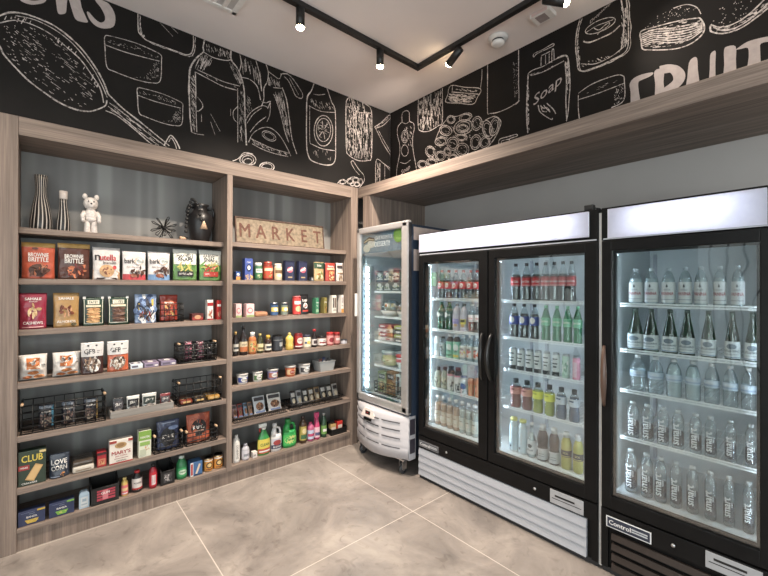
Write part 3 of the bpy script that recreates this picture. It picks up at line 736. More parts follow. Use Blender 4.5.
# ================================================================== ceiling fittings
BLK = mat((26, 25, 25), .45, var=.08)
tr = thing('track_rail', 'black L-shaped lighting track fixed under the ceiling', 'lighting track', (-2.4, 2.4, ZC))
q = MB(); q.box((-2.355, -.6, ZC - .035), (-2.315, 2.43, ZC - .0005), BLK, .002); q.box((-2.315, 2.39, ZC - .035), (1.2, 2.43, ZC - .0005), BLK, .002); q.build('rail', tr, world=True)
LENS = emit((255, 226, 180), 60, 'spot_lens')
def spot(name, label, x, y, aim, power, cone=75, lens=True):
    t = thing(name, label, 'spotlight', (x, y, ZC - .036), group='spotlights on the black track')
    a = Vector(aim).normalized(); 
    up = a.z < -.99
    q = MB(); q.box((x - .025, y - .016, ZC - .042), (x + .025, y + .016, ZC - .0355), BLK, .002)
    p = Vector((x, y, ZC - .042)); q.tube([p, p + Vector((0, 0, -.004 if up else -.05))], .01, BLK); q.build('track_mount', t, world=True)
    c = p + Vector((0, 0, 0 if up else -.05)); s0 = c - a * (0 if up else .055); s1 = c + a * (.125 if up else .09)
    q = MB(); q.tube([s0, s1], .029, BLK, 18); q.build('lamp_body', t, world=True)
    q = MB(); q.tube([s1 + a * .0003, s1 + a * .006, s1 + a * .014], [.027, .026, .016], LENS, 16); q.build('lens', t, world=True)
    ld = bpy.data.lights.new('spot_beam', 'SPOT'); ld.energy = power; ld.spot_size = math.radians(cone); ld.spot_blend = .8; ld.color = (1, .86, .72); ld.shadow_soft_size = .03
    lo = bpy.data.objects.new('spot_beam', ld); COL.objects.link(lo); lo.location = s1 + a * .02
    lo.rotation_euler = a.to_track_quat('-Z', 'Y').to_euler()
SPOTS = [('black track spotlight pointing straight down, lit, near the ceiling vent', -2.335, 1.285, (0, 0, -1)),
         ('black track spotlight pointing straight down, lit, near the corner of the track', -2.335, 1.985, (0, 0, -1)),
         ('tilted black track spotlight just past the corner of the track', -1.925, 2.41, (-.9, .15, -.38)),
         ('tilted lit track spotlight beside the white ceiling sounder box', -1.16, 2.41, (.75, .25, -.42)),
         ('unseen added black track spotlight over the near end of the shelving', -2.335, .35, (0, 0, -1)),  # from here on out of view, added to brighten floor and ceiling
         ('unseen added black track spotlight at the front end of the track', -2.335, -.35, (-.2, -.1, -1)),
         ('unseen added black track spotlight over the aisle before the single cooler', -.15, 2.41, (0, -.35, -1)),
         ('unseen added black track spotlight at the far end of the cooler side of the track', .9, 2.41, (0, -.35, -1)),
         ]
for (lb, x, y, a), pw, cn in zip(SPOTS, SPOT_W, (125, 125, 80, 80, 125, 110, 110, 110)): spot('track_spotlight', lb, x, y, a, pw, cn)
WHT = mat((226, 224, 222), .5)
v = thing('ceiling_vent', 'white slatted air vent in the ceiling over the shelving', 'air vent', (-2.5, .75, ZC))
q = MB(); x0, x1, y0, y1 = -2.735, -2.29, .42, 1.0; zb = ZC - .012
for a, b in (((x0, y0), (x1, y0 + .03)), ((x0, y1 - .03), (x1, y1)), ((x0, y0), (x0 + .03, y1)), ((x1 - .03, y0), (x1, y1))): q.box((a[0], a[1], zb), (b[0], b[1], ZC - .0005), WHT, .002)
q.build('vent_frame', v, world=True)
q = MB(); q.box((x0 + .03, y0 + .03, ZC - .002), (x1 - .03, y1 - .03, ZC - .0006), mat((186, 182, 180), .6)); q.build('vent_backing', v, world=True)
for i in range(8):
    y = y0 + .06 + i * .069; q = MB(); q.prism([(0, 0), (.006, -.001), (.036, .008), (.03, .0095)], lambda a, b, t: (x0 + .03 + t * (x1 - x0 - .06) , y + a, zb + b + .001), 1.0, WHT); q.build('slat', v, world=True)
sd = thing('smoke_detector', 'round white smoke detector on the ceiling', 'smoke detector', (-1.674, 2.60, ZC))
q = MB(); q.lathe([(.075, -.0005), (.075, -.012), (.06, -.02), (.056, -.022)], WHT, (-1.674, 2.6, ZC), 24); q.build('mounting_base', sd, world=True)
q = MB(); q.lathe([(.05, -.036), (.05, -.05), (.042, -.058), (.02, -.062)], WHT, (-1.674, 2.6, ZC), 24); q.build('sensor_head', sd, world=True)
q = MB(); q.lathe([(.044, -.0225), (.044, -.036)], BLK, (-1.674, 2.6, ZC), 24); q.build('sensor_slot', sd, world=True)
eb = thing('alarm_sounder', 'small white box with printed label on the ceiling near the smoke detector', 'alarm box', (-1.32, 2.60, ZC))
q = MB(); q.box((-1.39, 2.55, ZC - .03), (-1.25, 2.66, ZC - .0005), WHT, .006); q.build('box_housing', eb, world=True)
q = MB(); q.box((-1.375, 2.547, ZC - .027), (-1.265, 2.5495, ZC - .006), mat((215, 190, 185), .5)); q.box((-1.36, 2.565, ZC - .0312), (-1.29, 2.645, ZC - .0301), mat((150, 140, 140), .5)); q.build('printed_label', eb, world=True)

# ================================================================== glass-door coolers
BLACK = mat((15, 15, 16), .45, var=.08, scale=8, spec=.2)
BLACK2 = mat((28, 28, 29), .45, var=.08, scale=8)
LINER = mat((206, 212, 214), .45, var=.02, scale=6)
WIRE = mat((236, 240, 240), .35, var=.02)
SILV = mat((176, 180, 188), .38, 0.0, var=.03, scale=10)
BROWN = mat((52, 44, 40), .4, var=.08)
GLOW = emit((240, 244, 255), LIGHTBOX, 'lamp_tube')
def opal():
    m, nt, out = newmat('opal_acrylic')
    t = N(nt, 'ShaderNodeBsdfTranslucent'); t.inputs[0].default_value = lin((240, 240, 248)); d_ = N(nt, 'ShaderNodeBsdfDiffuse'); d_.inputs[0].default_value = lin((228, 228, 234))
    mx = N(nt, 'ShaderNodeMixShader'); mx.inputs[0].default_value = .3; nt.links.new(t.outputs[0], mx.inputs[1]); nt.links.new(d_.outputs[0], mx.inputs[2])
    nz = N(nt, 'ShaderNodeTexNoise'); nz.inputs['Scale'].default_value = 40; nt.links.new(coords(nt), nz.inputs['Vector']); nt.links.new(ramp(nt, nz.outputs['Fac'], [(.3, lin((236, 236, 246))), (.7, lin((242, 242, 250)))]), t.inputs[0])
    nt.links.new(mx.outputs[0], out.inputs[0]); return m
OPAL = opal()
LEDF = emit((220, 238, 250), LEDS_F, 'freezer_led')
LED = emit((225, 240, 255), LEDS, 'led_strip')
STEEL = metal((200, 202, 205), .3)
SHC = [1.484, 1.228, 1.004, .742]
ZFL = .437
def cooler(name, label, x0, x1, doors, louvre_mat, slat_from, plate, disp, lx):
    """doors: list of (door x0, x1, glass x0, x1, handle x, handle bow side)"""
    r = thing(name, label, 'cooler', ((x0 + x1) / 2, YF, 0)); D = .76; yb = YF + D
    def P(nm, a, b, m, bev=.002, parent=r):
        q = MB(); q.box(a, b, m, bev); return q.build(nm, parent, world=True)
    ydoor = YF + .045
    q = MB()
    q.box((x0, ydoor, .03), (x0 + .035, yb, 1.844), BLACK); q.box((x1 - .035, ydoor, .03), (x1, yb, 1.844), BLACK); q.box((x0, YF + .161, 1.844), (x0 + .035, yb, 2.0), BLACK); q.box((x1 - .035, YF + .161, 1.844), (x1, yb, 2.0), BLACK); q.box((x0, yb - .035, .03), (x1, yb, 2.0), BLACK)
    q.box((x0 + .035, YF + .161, 1.84), (x1 - .035, yb - .035, 2.0), BLACK); q.box((x0 + .035, ydoor, 1.828), (x1 - .035, YF + .161, 1.844), BLACK); q.box((x0 + .035, YF + .02, .03), (x1 - .035, yb - .035, .36), BLACK)
    q.box((x0, YF + .004, .03), (x0 + .035, ydoor, .355), BLACK); q.box((x1 - .035, YF + .004, .03), (x1, ydoor, .355), BLACK)
    if len(doors) > 1: q.box((-1.63, ydoor, .36), (-1.555, ydoor + .03, 1.84), BLACK)
    q.build('cabinet', r, world=True)
    P('base_plinth', (x0 + .004, YF + .015, 0.0), (x1 - .004, yb - .02, .03), mat((44, 45, 48), .5))
    q = MB(); a, b, z0, z1 = x0 + .0355, x1 - .0355, .361, 1.839
    q.box((a, ydoor + .02, z0), (a + .012, yb - .036, z1), LINER); q.box((b - .012, ydoor + .02, z0), (b, yb - .036, z1), LINER); q.box((a, yb - .05, z0), (b, yb - .036, z1), LINER)
    q.box((a, ydoor + .02, z1 - .012), (b, yb - .05, z1), LINER); q.box((a, ydoor + .02, z0), (b, yb - .05, ZFL), LINER); q.build('liner', r, world=True)
    # lit sign box on top
    q = MB()
    for p_, q_ in (((x0, 1.845), (lx[0], 2.024)), ((lx[1], 1.845), (x1, 2.024)), ((lx[0], 1.845), (lx[1], lx[2])), ((lx[0], lx[3]), (lx[1], 2.024))): q.box((p_[0], YF + .006, p_[1]), (q_[0], YF + .13, q_[1]), BLACK, .002)
    q.box((x0, YF + .13, 1.845), (x1, YF + .16, 2.024), BLACK, .002); q.box((x0 + .02, YF + .16, 1.998), (x1 - .02, yb, 2.02), BLACK, .003); o = q.build('sign_box', r, world=True)
    P('lit_sign_panel', (lx[0] + .001, YF - .002, lx[2] + .001), (lx[1] - .001, YF + .001, lx[3] - .001), OPAL, 0, o)
    q = MB(); q.box((lx[0] + .002, YF + .122, lx[2] + .002), (lx[1] - .002, YF + .128, lx[3] - .002), WIRE)
    for zz in (lx[2] + .002, lx[3] - .005): q.box((lx[0] + .002, YF + .008, zz), (lx[1] - .002, YF + .122, zz + .003), WIRE)
    q.build('reflector', o, world=True)
    zt_ = lx[2] + (lx[3] - lx[2]) * .60; q = MB(); q.tube([(lx[0] + .10, YF + .062, zt_), (lx[1] - .10, YF + .062, zt_)], .013, GLOW, 12); q.build('lamp_tube', o, world=True)
    P('trim_strip', (x0 + .01, YF + .002, 1.846), (x1 - .01, YF + .0057, 1.853), SILV, 0, o)
    for i, (dx0, dx1, gx0, gx1, hx, bow) in enumerate(doors):
        z0, z1, gz0, gz1 = .362, 1.84, .432, 1.782
        q = MB()
        q.box((dx0, YF, z0), (gx0, ydoor, z1), BLACK, .004); q.box((gx1, YF, z0), (dx1, ydoor, z1), BLACK, .004); q.box((gx0 - .002, YF, z0), (gx1 + .002, ydoor, gz0), BLACK, .004); q.box((gx0 - .002, YF, gz1), (gx1 + .002, ydoor, z1), BLACK, .004)
        dr = q.build('door', r, world=True)
        q = MB()
        for a, b in (((gx0, gz0), (gx0 + .012, gz1)), ((gx1 - .012, gz0), (gx1, gz1)), ((gx0, gz0), (gx1, gz0 + .012)), ((gx0, gz1 - .012), (gx1, gz1))): q.box((a[0], YF + .026, a[1]), (b[0], YF + .044, b[1]), BLACK2)
        q.build('gasket', dr, world=True)
        q = MB(); q.box((gx0, YF + .014, gz0), (gx1, YF + .02, gz1), DOOR_GLASS); q.build('glass_pane', dr, world=True)
        q = MB(); pts = []
        for k in range(13):
            t = k / 12; pts.append((hx + bow * .012 * math.sin(PI * t), YF - .006 - .042 * math.sin(PI * t) ** .7, .925 + .33 * t))
        q.tube(pts, [.008 + .008 * math.sin(PI * k / 12) for k in range(13)], mat((26, 25, 25) if len(doors) > 1 else (92, 72, 62), .3), 8); q.build('handle', dr, world=True)
        # shelves, posts and led strip behind this door
        sx0, sx1 = gx0 + .012, gx1 - .004
        if i == 0 and len(doors) > 1: sx1 = gx1 + .03
        for z in SHC:
            q = MB(); ya, ye = YF + .10, yb - .09
            q.box((sx0, ya, z - .011), (sx1, ya + .005, z - .003), WIRE, .001); q.box((sx0, ya - .004, z + .003), (sx1, ya + .001, z + .010), WIRE, .001)
            for k in range(int((sx1 - sx0) / .028) + 1):
                x = sx0 + .002 + k * .028; q.tube([(x, ya, z - .003), (x, ye, z - .003)], .0022, WIRE, 4)
            for yy in (ya + .2, ya + .4, ye): q.tube([(sx0, yy, z - .0055), (sx1, yy, z - .0055)], .003, WIRE, 4)
            q.build('wire_shelf', r, world=True)
        q = MB(); lxp = dx0 + .05 if i == 0 else dx0 + .045
        q.box((lxp - .012, ydoor + .021, .46), (lxp + .012, ydoor + .03, 1.76), mat((200, 206, 210), .4)); o = q.build('light_strip', r, world=True)
        q = MB(); zz = .48
        while zz < 1.75: q.box((lxp - .006, ydoor + .0302, zz), (lxp + .009, ydoor + .036, zz + .022), LED, .002); zz += .036
        q.build('lamps', o, world=True)
        rx = dx1 - .04  # right strip added to brighten the interior; real only in the single-door cooler
        q = MB(); q.box((rx - .012, ydoor + .021, .46), (rx + .012, ydoor + .03, 1.76), mat((200, 206, 210), .4)); o = q.build('light_strip', r, world=True)
        q = MB(); zz = .48
        while zz < 1.75: q.box((rx - .009, ydoor + .0302, zz), (rx + .006, ydoor + .036, zz + .022), LED, .002); zz += .036
        q.build('lamps', o, world=True)
        q = MB()
        for x in (sx0 + .004, sx1 - .01):
            q.box((x, yb - .066, .45), (x + .02, yb - .0505, 1.8), SILV)
        q.build('shelf_post', r, world=True)
    # louvred kick panel
    q = MB(); gx0, gx1 = slat_from; n = 4; gap = .003 if louvre_mat is SILV else .022; zt, zb = .252, .03
    for k in range(n):
        a, b = zb + (zt - zb) * k / n, zb + (zt - zb) * (k + 1) / n
        q.prism([(YF + .019, a), (YF - .003, a + .001), (YF + .004, b - gap), (YF + .019, b - gap)], lambda y, z, t: (gx0 + t * (gx1 - gx0), y, z), 1.0, louvre_mat)
    q.build('louvre_panel', r, world=True)
    P('lower_rail', (x0 + .003, YF, .256), (x1 - .003, YF + .0195, .352), BLACK, .003)
    for x, z in plate['locks']:
        q = MB(); q.lathe([(.009, 0), (.009, .004), (.006, .006)][::1], STEEL, (x, YF - .0061, z), 14, axis='y'); q.build('lock', r, world=True)
    a, b, z0, z1 = plate['box']
    q = MB(); q.box((a, YF - .003, z0), (b, YF - .0002, z1), mat(plate['rim'], .35), .001); q.box((a + .006, YF - .0036, z0 + .005), (b - .006, YF - .003, z1 - .005), mat(plate['bg'], .4)); o = q.build('name_plate', r, world=True)
    q = MB(); vv, fs, ww = text2d('Control', .02); H = (z1 - z0) * .5; k = min(H, (b - a) * .5 / ww)
    q.add([(a + .014 + ww * k / 2 + p[0] * k, YF - .004 - p[2] * .00007, (z0 + z1) / 2 + p[1] * k) for p in vv], fs, mat((235, 235, 235), .4))
    for j in range(2): q.box((a + (b - a) * .58, YF - .004, z0 + (z1 - z0) * (.34 + .2 * j)), (b - .016, YF - .0036, z0 + (z1 - z0) * (.46 + .2 * j)), mat((190, 195, 200), .4))
    q.build('plate_lettering', o, world=True, fix=False)
    a, b, z0, z1 = disp
    q = MB(); q.box((a, YF - .004, z0), (b, YF - .0002, z1), mat((168, 170, 174), .4), .002); q.box((a + .012, YF - .0046, z0 + .03), (b - .012, YF - .0041, z0 + .034), BLACK2); q.box((a + .03, YF - .0046, z0 + .045), (b - .05, YF - .0041, z0 + .056), BLACK2); q.build('control_panel', r, world=True)
    return r
two = cooler('display_cooler', 'wide black two-door display cooler with silver louvred kick panel', -2.267, -.8696,
       [(-2.265, -1.597, -2.213, -1.673, -1.636, 1), (-1.589, -.872, -1.54, -.942, -1.560, -1)], SILV, (-2.262, -.932),
       dict(locks=[(-1.963, .304), (-1.242, .304)], box=(-2.255, -2.045, .268, .318), rim=(120, 122, 126), bg=(88, 90, 96)), (-1.143, -.945, .262, .345), (-2.262, -.92, 1.868, 2.016))
one = cooler('display_cooler', 'black single-door display cooler full of water bottles, dark louvres below', -.8535, -.166,
       [(-.851, -.168, -.80, -.21, -.835, 1)], BROWN, (-.80, -.19),
       dict(locks=[(-.52, .304)], box=(-.825, -.612, .262, .322), rim=(225, 228, 230), bg=(48, 54, 70)), (-.395, -.20, .268, .345), (-.821, -.186, 1.852, 2.014))
q = MB(); q.box((-.8682, YF + .012, .02), (-.8538, YF + .74, 2.0), mat((196, 194, 192), .5)); q.build('side_panel', one, world=True)
pl = thing('cable_plug', 'small black plug lying on the end of the two-door cooler top', 'plug', (-.93, YF + .03, 2.024))
q = MB(); q.box((-.95, YF + .008, 2.0245), (-.90, YF + .05, 2.056), BLACK2, .006); q.tube([(-.9, YF + .03, 2.037), (-.885, YF + .06, 2.034), (-.89, YF + .12, 2.03)], .005, BLACK2); q.build('plug_body', pl, world=True)

# ------------------------------------------------------------------ tall narrow freezer on castors
fx0, fx1, fy = -3.016, -2.312, 2.272
fz = thing('display_freezer', 'tall narrow silver glass-door freezer on castors beside the shelving', 'freezer', ((fx0 + fx1) / 2, fy + .3, 0))
def P(nm, a, b, m, bev=.002, parent=fz):
    q = MB(); q.box(a, b, m, bev); return q.build(nm, parent, world=True)
SIDE = mat((48, 60, 78), .4); fyb = fy + .66
FRAME = mat((190, 188, 188), .28, .5, var=.04)
q = MB(); q.box((fx0 + .03, fy + .05, .48), (fx0 + .05, fyb, 2.11), SILV); q.box((fx1 - .036, fy + .05, .48), (fx1 - .002, fyb, 2.11), SIDE); q.box((fx0 + .03, fyb - .04, .135), (fx1 - .002, fyb, 2.11), SIDE)
q.box((fx0 + .05, fy + .05, 2.07), (fx1 - .036, fyb - .04, 2.11), SIDE); q.box((fx0 + .05, fy + .05, .135), (fx1 - .036, fyb - .04, .52), SIDE); q.build('cabinet', fz, world=True)
q = MB(); q.box((fx1 - .0018, fy + .07, 1.98), (fx1 - .0006, fy + .42, 2.09), mat((206, 186, 176), .5)); q.box((fx1 - .0018, fy + .07, 1.72), (fx1 - .0006, fy + .20, 1.90), mat((190, 172, 164), .5)); q.build('side_print', fz, world=True)
q = MB(); a, b = fx0 + .051, fx1 - .037
q.box((a, fy + .06, .52), (a + .01, fyb - .041, 2.069), LINER); q.box((b - .01, fy + .06, .52), (b, fyb - .041, 2.069), LINER); q.box((a, fyb - .055, .52), (b, fyb - .041, 2.069), LINER); q.box((a, fy + .06, 2.05), (b, fyb - .055, 2.069), LINER); q.box((a, fy + .06, .52), (b, fyb - .055, .575), LINER); q.build('liner', fz, world=True)
q = MB(); q.prism([(0, 0), (.30, 0), (.30, -.05), (.18, -.17), (0, -.17)], lambda y, z, t: (a + .011 + t * (b - a - .022), fyb - .056 - y, 2.049 + z), 1.0, LINER); o = q.build('fan_housing', fz, world=True)
q = MB(); q.lathe([(.075, 0), (.075, .01)], BLACK, ((a + b) / 2 + .1, fyb - .38, 1.93), 20, axis='y'); q.build('fan_grille', o, world=True)
# door: heavy rounded frame
q = MB(); dz0, dz1 = .512, 2.142
q.box((fx0, fy, dz0), (fx0 + .05, fy + .048, dz1), FRAME, .014); q.box((fx1 - .085, fy, dz0), (fx1, fy + .048, dz1), FRAME, .02); q.box((fx0, fy, dz1 - .06), (fx1, fy + .048, dz1), FRAME, .014); q.box((fx0, fy, dz0), (fx1, fy + .048, dz0 + .07), FRAME, .014)
dr = q.build('door', fz, world=True)
gx0, gx1, gz0, gz1 = fx0 + .047, fx1 - .08, dz0 + .065, dz1 - .055
q = MB(); q.box((gx0, fy + .016, gz0), (gx1, fy + .022, gz1), DOOR_GLASS); q.build('glass_pane', dr, world=True)
q = MB()
for a_, b_ in (((gx0, gz0), (gx0 + .016, gz1)), ((gx1 - .016, gz0), (gx1, gz1)), ((gx0, gz0), (gx1, gz0 + .018))): q.box((a_[0], fy + .026, a_[1]), (b_[0], fy + .046, b_[1]), mat((70, 88, 98), .4))
q.build('gasket', dr, world=True)
q = MB(); q.box((gx0, fy + .0245, gz1 - .19), (gx1, fy + .0275, gz1), mat((98, 126, 148), .4)); sg = q.build('header_sign', dr, world=True)
hw, hh = gx1 - gx0, .19
printed(sg, lambda x, z, l: ((gx0 + gx1) / 2 - MW[sg.name].translation.x + x, fy + .0243 - l - MW[sg.name].translation.y, gz1 - hh + z - MW[sg.name].translation.z), hw, hh,
        [('e', -.36, .25, .09, .2, (196, 200, 196)), ('e', -.24, .45, .1, .2, (205, 208, 205)), ('p', [(-.44, .62), (-.3, .8), (-.16, .72), (-.16, .56), (-.3, .62), (-.43, .46)], (70, 70, 62)), ('p', [(-.42, .6), (-.3, .72), (-.18, .66), (-.18, .6), (-.3, .66), (-.42, .53)], (180, 175, 150)),
         ('t', .06, .70, .2, 'LEAVE ROOM FOR', (196, 212, 224), .42), ('t', .03, .40, .24, 'DESSERT!!', (206, 220, 230), .36), ('e', .40, .72, .11, .36, (90, 140, 50)), ('e', .41, .74, .08, .26, (108, 156, 66))], 'sign_print')
q = MB(); q.box((fx0 - .004, fy + .008, 1.30), (fx0 + .006, fy - .02, 1.52), mat((225, 222, 218), .35), .004); q.build('handle', dr, world=True)
q = MB(); q.box((fx1 - .0005, fy + .012, dz0 + .02), (fx1 + .001, fy + .044, dz1 - .02), mat((60, 58, 60), .35)); q.build('edge_trim', dr, world=True)
# lower bulged machine cover with slots
def arc(x): return -.10 * (1 - ((x - (fx0 + fx1) / 2) / ((fx1 - fx0) / 2)) ** 2)
COV = mat((186, 185, 190), .4, var=.02)
q = MB(); nx = 20; zl = [.150, .225, .245, .305, .315, .372, .382, .437, .447, .485, .498]; off = [.0, .0, .012, .0, .012, .0, .012, .0, .012, .004, .03]
vs = []
for z, of in zip(zl, off):
    for i in range(nx + 1):
        x = fx0 + (fx1 - fx0) * i / nx; vs.append((x, fy + .012 + arc(x) * (1 if z < .49 else .75) + of, z + (-.018 if z < .2 else 0) * (1 - abs(2 * i / nx - 1))))
W = nx + 1; fs = [(j * W + i, j * W + i + 1, (j + 1) * W + i + 1, (j + 1) * W + i) for j in range(len(zl) - 1) for i in range(nx)]
b0 = len(vs)
for z in (zl[0], zl[-1]):
    for i in range(nx + 1): vs.append((fx0 + (fx1 - fx0) * i / nx, fy + .058, z))
L = len(zl) - 1
for i in range(nx): fs.append((i, i + 1, b0 + i + 1, b0 + i)); fs.append((L * W + i, L * W + i + 1, b0 + W + i + 1, b0 + W + i))
q.add(vs, fs, COV, True); q.box((fx1 - .05, fy + .02, .135), (fx1 - .001, fy + .10, .50), COV, .004); cv = q.build('machine_cover', fz, world=True)
q = MB()
for r_ in range(4):
    z = zl[2 * r_ + 1] + .002
    for c in range(3):
        xa = fx0 + .05 + c * (fx1 - fx0 - .1) / 3 + .015; xb = xa + (fx1 - fx0 - .1) / 3 - .03
        for k in range(5):
            x1_, x2_ = xa + (xb - xa) * k / 5, xa + (xb - xa) * (k + 1) / 5
            q.add([(x1_, fy + .0085 + arc(x1_), z), (x2_, fy + .0085 + arc(x2_), z), (x2_, fy + .0085 + arc(x2_), z + .009), (x1_, fy + .0085 + arc(x1_), z + .009)], [(0, 1, 2, 3)], mat((84, 86, 92), .5))
q.build('vent_grille', cv, world=True)
q = MB(); xm = (fx0 + fx1) / 2 - .06
q.prism([(xm - .09, .428), (xm + .09, .428), (xm + .065, .494), (xm - .065, .494)], lambda x, z, t: (x, fy - .098 + (z - .428) * .3 + t, z), .02, mat((226, 214, 208), .4)); o = q.build('thermostat_housing', cv, world=True)
q = MB(); q.box((xm - .03, fy - .094, .448), (xm + .03, fy - .088, .478), BLACK); q.box((xm - .012, fy - .0946, .458), (xm + .012, fy - .0938, .468), mat((170, 60, 60), .4)); q.build('thermostat_display', o, world=True)
q = MB(); q.box((xm - .06, fy - .093, .392), (xm + .045, fy - .084, .414), BLACK, .004); q.build('badge', cv, world=True)
q = MB(); q.box((fx1 - .0008, fy + .03, .19), (fx1 + .0008, fy + .09, .31), mat((60, 56, 66), .5)); q.box((fx1 - .0008, fy + .03, .345), (fx1 + .0008, fy + .09, .475), mat((60, 56, 66), .5)); q.build('side_vent', cv, world=True)
for x, y in ((fx0 + .07, fy + .03), (fx1 - .09, fy + .03), (fx0 + .07, fyb - .08), (fx1 - .09, fyb - .08)):
    q = MB(); q.box((x - .045, y - .03, .121), (x + .045, y + .05, .134), STEEL); q.box((x - .021, y - .02, .04), (x - .017, y + .03, .122), STEEL, .001); q.box((x + .017, y - .02, .04), (x + .021, y + .03, .122), STEEL, .001); o = q.build('castor', fz, world=True)
    q = MB(); q.lathe([(.026, -.014), (.041, -.012), (.041, .012), (.026, .014)], mat((52, 54, 58), .4), (x, y + .005, .0415), 20, axis='x'); q.lathe([(.016, -.0155), (.016, .0155)], STEEL, (x, y + .005, .0415), 12, axis='x'); q.build('wheel', o, world=True)
FZS = [1.54, 1.304, 1.073, .842]
for z in FZS:
    q = MB(); xa, xb, ya, ye = fx0 + .13, fx1 - .05, fy + .12, fyb - .06
    q.box((xa, ya, z - .014), (xb, ya + .006, z + .006), WIRE, .001)
    for k in range(18): q.tube([(xa + .002 + k * (xb - xa - .004) / 17, ya, z - .003), (xa + .002 + k * (xb - xa - .004) / 17, ye, z - .003)], .0022, WIRE, 4)
    for yy in (ya + .25, ye): q.tube([(xa, yy, z - .0055), (xb, yy, z - .0055)], .003, WIRE, 4)
    q.build('wire_shelf', fz, world=True)
q = MB(); q.box((fx0 + .056, fy + .075, .60), (fx0 + .10, fy + .10, 1.80), LINER); o = q.build('light_strip', fz, world=True)
q = MB(); zz = .63
while zz < 1.78: q.box((fx0 + .060, fy + .0745, zz), (fx0 + .099, fy + .068, zz + .036), LEDF, .002); zz += .058
q.build('lamps', o, world=True)

q = MB(); q.box((fx1 - .080, fy + .062, .62), (fx1 - .056, fy + .072, 1.98), LINER); o = q.build('light_strip', fz, world=True)  # second strip, added to brighten the dim freezer interior
q = MB(); zz = .64
while zz < 1.95: q.box((fx1 - .078, fy + .0722, zz), (fx1 - .060, fy + .078, zz + .03), LEDF, .002); zz += .058
q.build('lamps', o, world=True)

# ================================================================== goods on the shelves
ORD = ['first', 'second', 'third', 'fourth', 'fifth', 'sixth', 'seventh', 'eighth']
W_ = (236, 232, 226); K_ = (30, 28, 30); RED = (190, 40, 42)
def SL(bay, i, a, b, top, inset=.025, d=0.0, rnd=False):
    """Where something spanning photo columns a..b stands on shelf i of a bay, and its real width and height."""
    xf = (XU if i < 3 else XD) - inset; z = (SHL, SHR)[bay][i]
    y0, y1 = at(a, top, 'x', xf).y, at(b, top, 'x', xf).y
    if rnd:
        r = (y1 - y0) / 2 * .97; y0, y1 = at(a, top, 'x', xf - r).y, at(b, top, 'x', xf - r).y
        h = at((a + b) / 2, top, 'x', xf - r).z - z
    else:
        if d: y0 += max(0, d * (y0 / abs(xf)))
        h = at((a + b) / 2, top, 'x', xf).z - z
    return (xf, (y0 + y1) / 2, z + .0008), (y1 - y0) * .97, h
RZ = PI / 2
def put(name, label, cat, bay, i, a, b, top, inset=.025, d=0.0, rnd=False, group=None, rot=0.0):
    loc, w, h = SL(bay, i, a, b, top, inset, d, rnd)
    return thing(name, label, cat, loc, RZ + rot, group), w, h

# ---- top shelves: ornaments
WOODB = mat((190, 160, 128), .5, var=.1)
def stripe_mat():
    m, nt, out = newmat('wavy_black_stripes')
    tc = N(nt, 'ShaderNodeTexCoord'); sp = N(nt, 'ShaderNodeSeparateXYZ'); nt.links.new(tc.outputs['Object'], sp.inputs[0])
    at2 = N(nt, 'ShaderNodeMath', operation='ARCTAN2'); nt.links.new(sp.outputs['X'], at2.inputs[0])
    sh = N(nt, 'ShaderNodeMath', operation='SUBTRACT'); nt.links.new(sp.outputs['Y'], sh.inputs[0]); sh.inputs[1].default_value = .052; nt.links.new(sh.outputs[0], at2.inputs[1])
    zz = N(nt, 'ShaderNodeMath', operation='SINE'); zm = N(nt, 'ShaderNodeMath', operation='MULTIPLY'); zm.inputs[1].default_value = 17; nt.links.new(sp.outputs['Z'], zm.inputs[0]); nt.links.new(zm.outputs[0], zz.inputs[0])
    zz2 = N(nt, 'ShaderNodeMath', operation='MULTIPLY'); zz2.inputs[1].default_value = 1.1; nt.links.new(zz.outputs[0], zz2.inputs[0])
    mu = N(nt, 'ShaderNodeMath', operation='MULTIPLY_ADD'); mu.inputs[1].default_value = 15; nt.links.new(at2.outputs[0], mu.inputs[0]); nt.links.new(zz2.outputs[0], mu.inputs[2])
    sn = N(nt, 'ShaderNodeMath', operation='SINE'); nt.links.new(mu.outputs[0], sn.inputs[0])
    b = N(nt, 'ShaderNodeBsdfPrincipled'); b.inputs['Roughness'].default_value = .35
    nt.links.new(ramp(nt, sn.outputs[0], [(.56, lin((26, 24, 24))), (.74, lin((200, 192, 184)))]), b.inputs['Base Color']); nt.links.new(b.outputs[0], out.inputs[0]); return m
STRIPE = stripe_mat()
r, w, h = put('striped_vase', 'tall black and white striped vase with flared mouth on the top shelf', 'vase', 0, 0, 28.9, 53.1, 175.8, .07, rnd=True)
R = w / 2; q = MB(); q.lathe([(R * .92, 0), (R, .03 * h), (R * .98, .18 * h), (R * .8, .42 * h), (R * .5, .66 * h), (R * .48, .76 * h), (R * .56, .9 * h), (R * .62, h), (R * .54, h), (R * .45, .9 * h), (R * .4, .7 * h), (R * .3, .6 * h)], STRIPE, (0, R, 0), 32); q.build('vase_body', r)
r, w, h = put('striped_vase', 'shorter striped vase with plain white neck ring beside the tall one', 'vase', 0, 0, 55.8, 71, 191.4, .08, rnd=True)
R = w / 2; q = MB(); q.lathe([(R * .9, 0), (R, .05 * h), (R * .95, .25 * h), (R * .7, .5 * h), (R * .52, .7 * h), (R * .52, .8 * h)], STRIPE, (0, R, 0), 28); q.build('vase_body', r)
q = MB(); q.lathe([(R * .54, .8 * h), (R * .57, .82 * h), (R * .6, h), (R * .5, h), (R * .46, .84 * h)], mat((198, 188, 182), .5), (0, R, 0), 28); q.build('neck_ring', r)
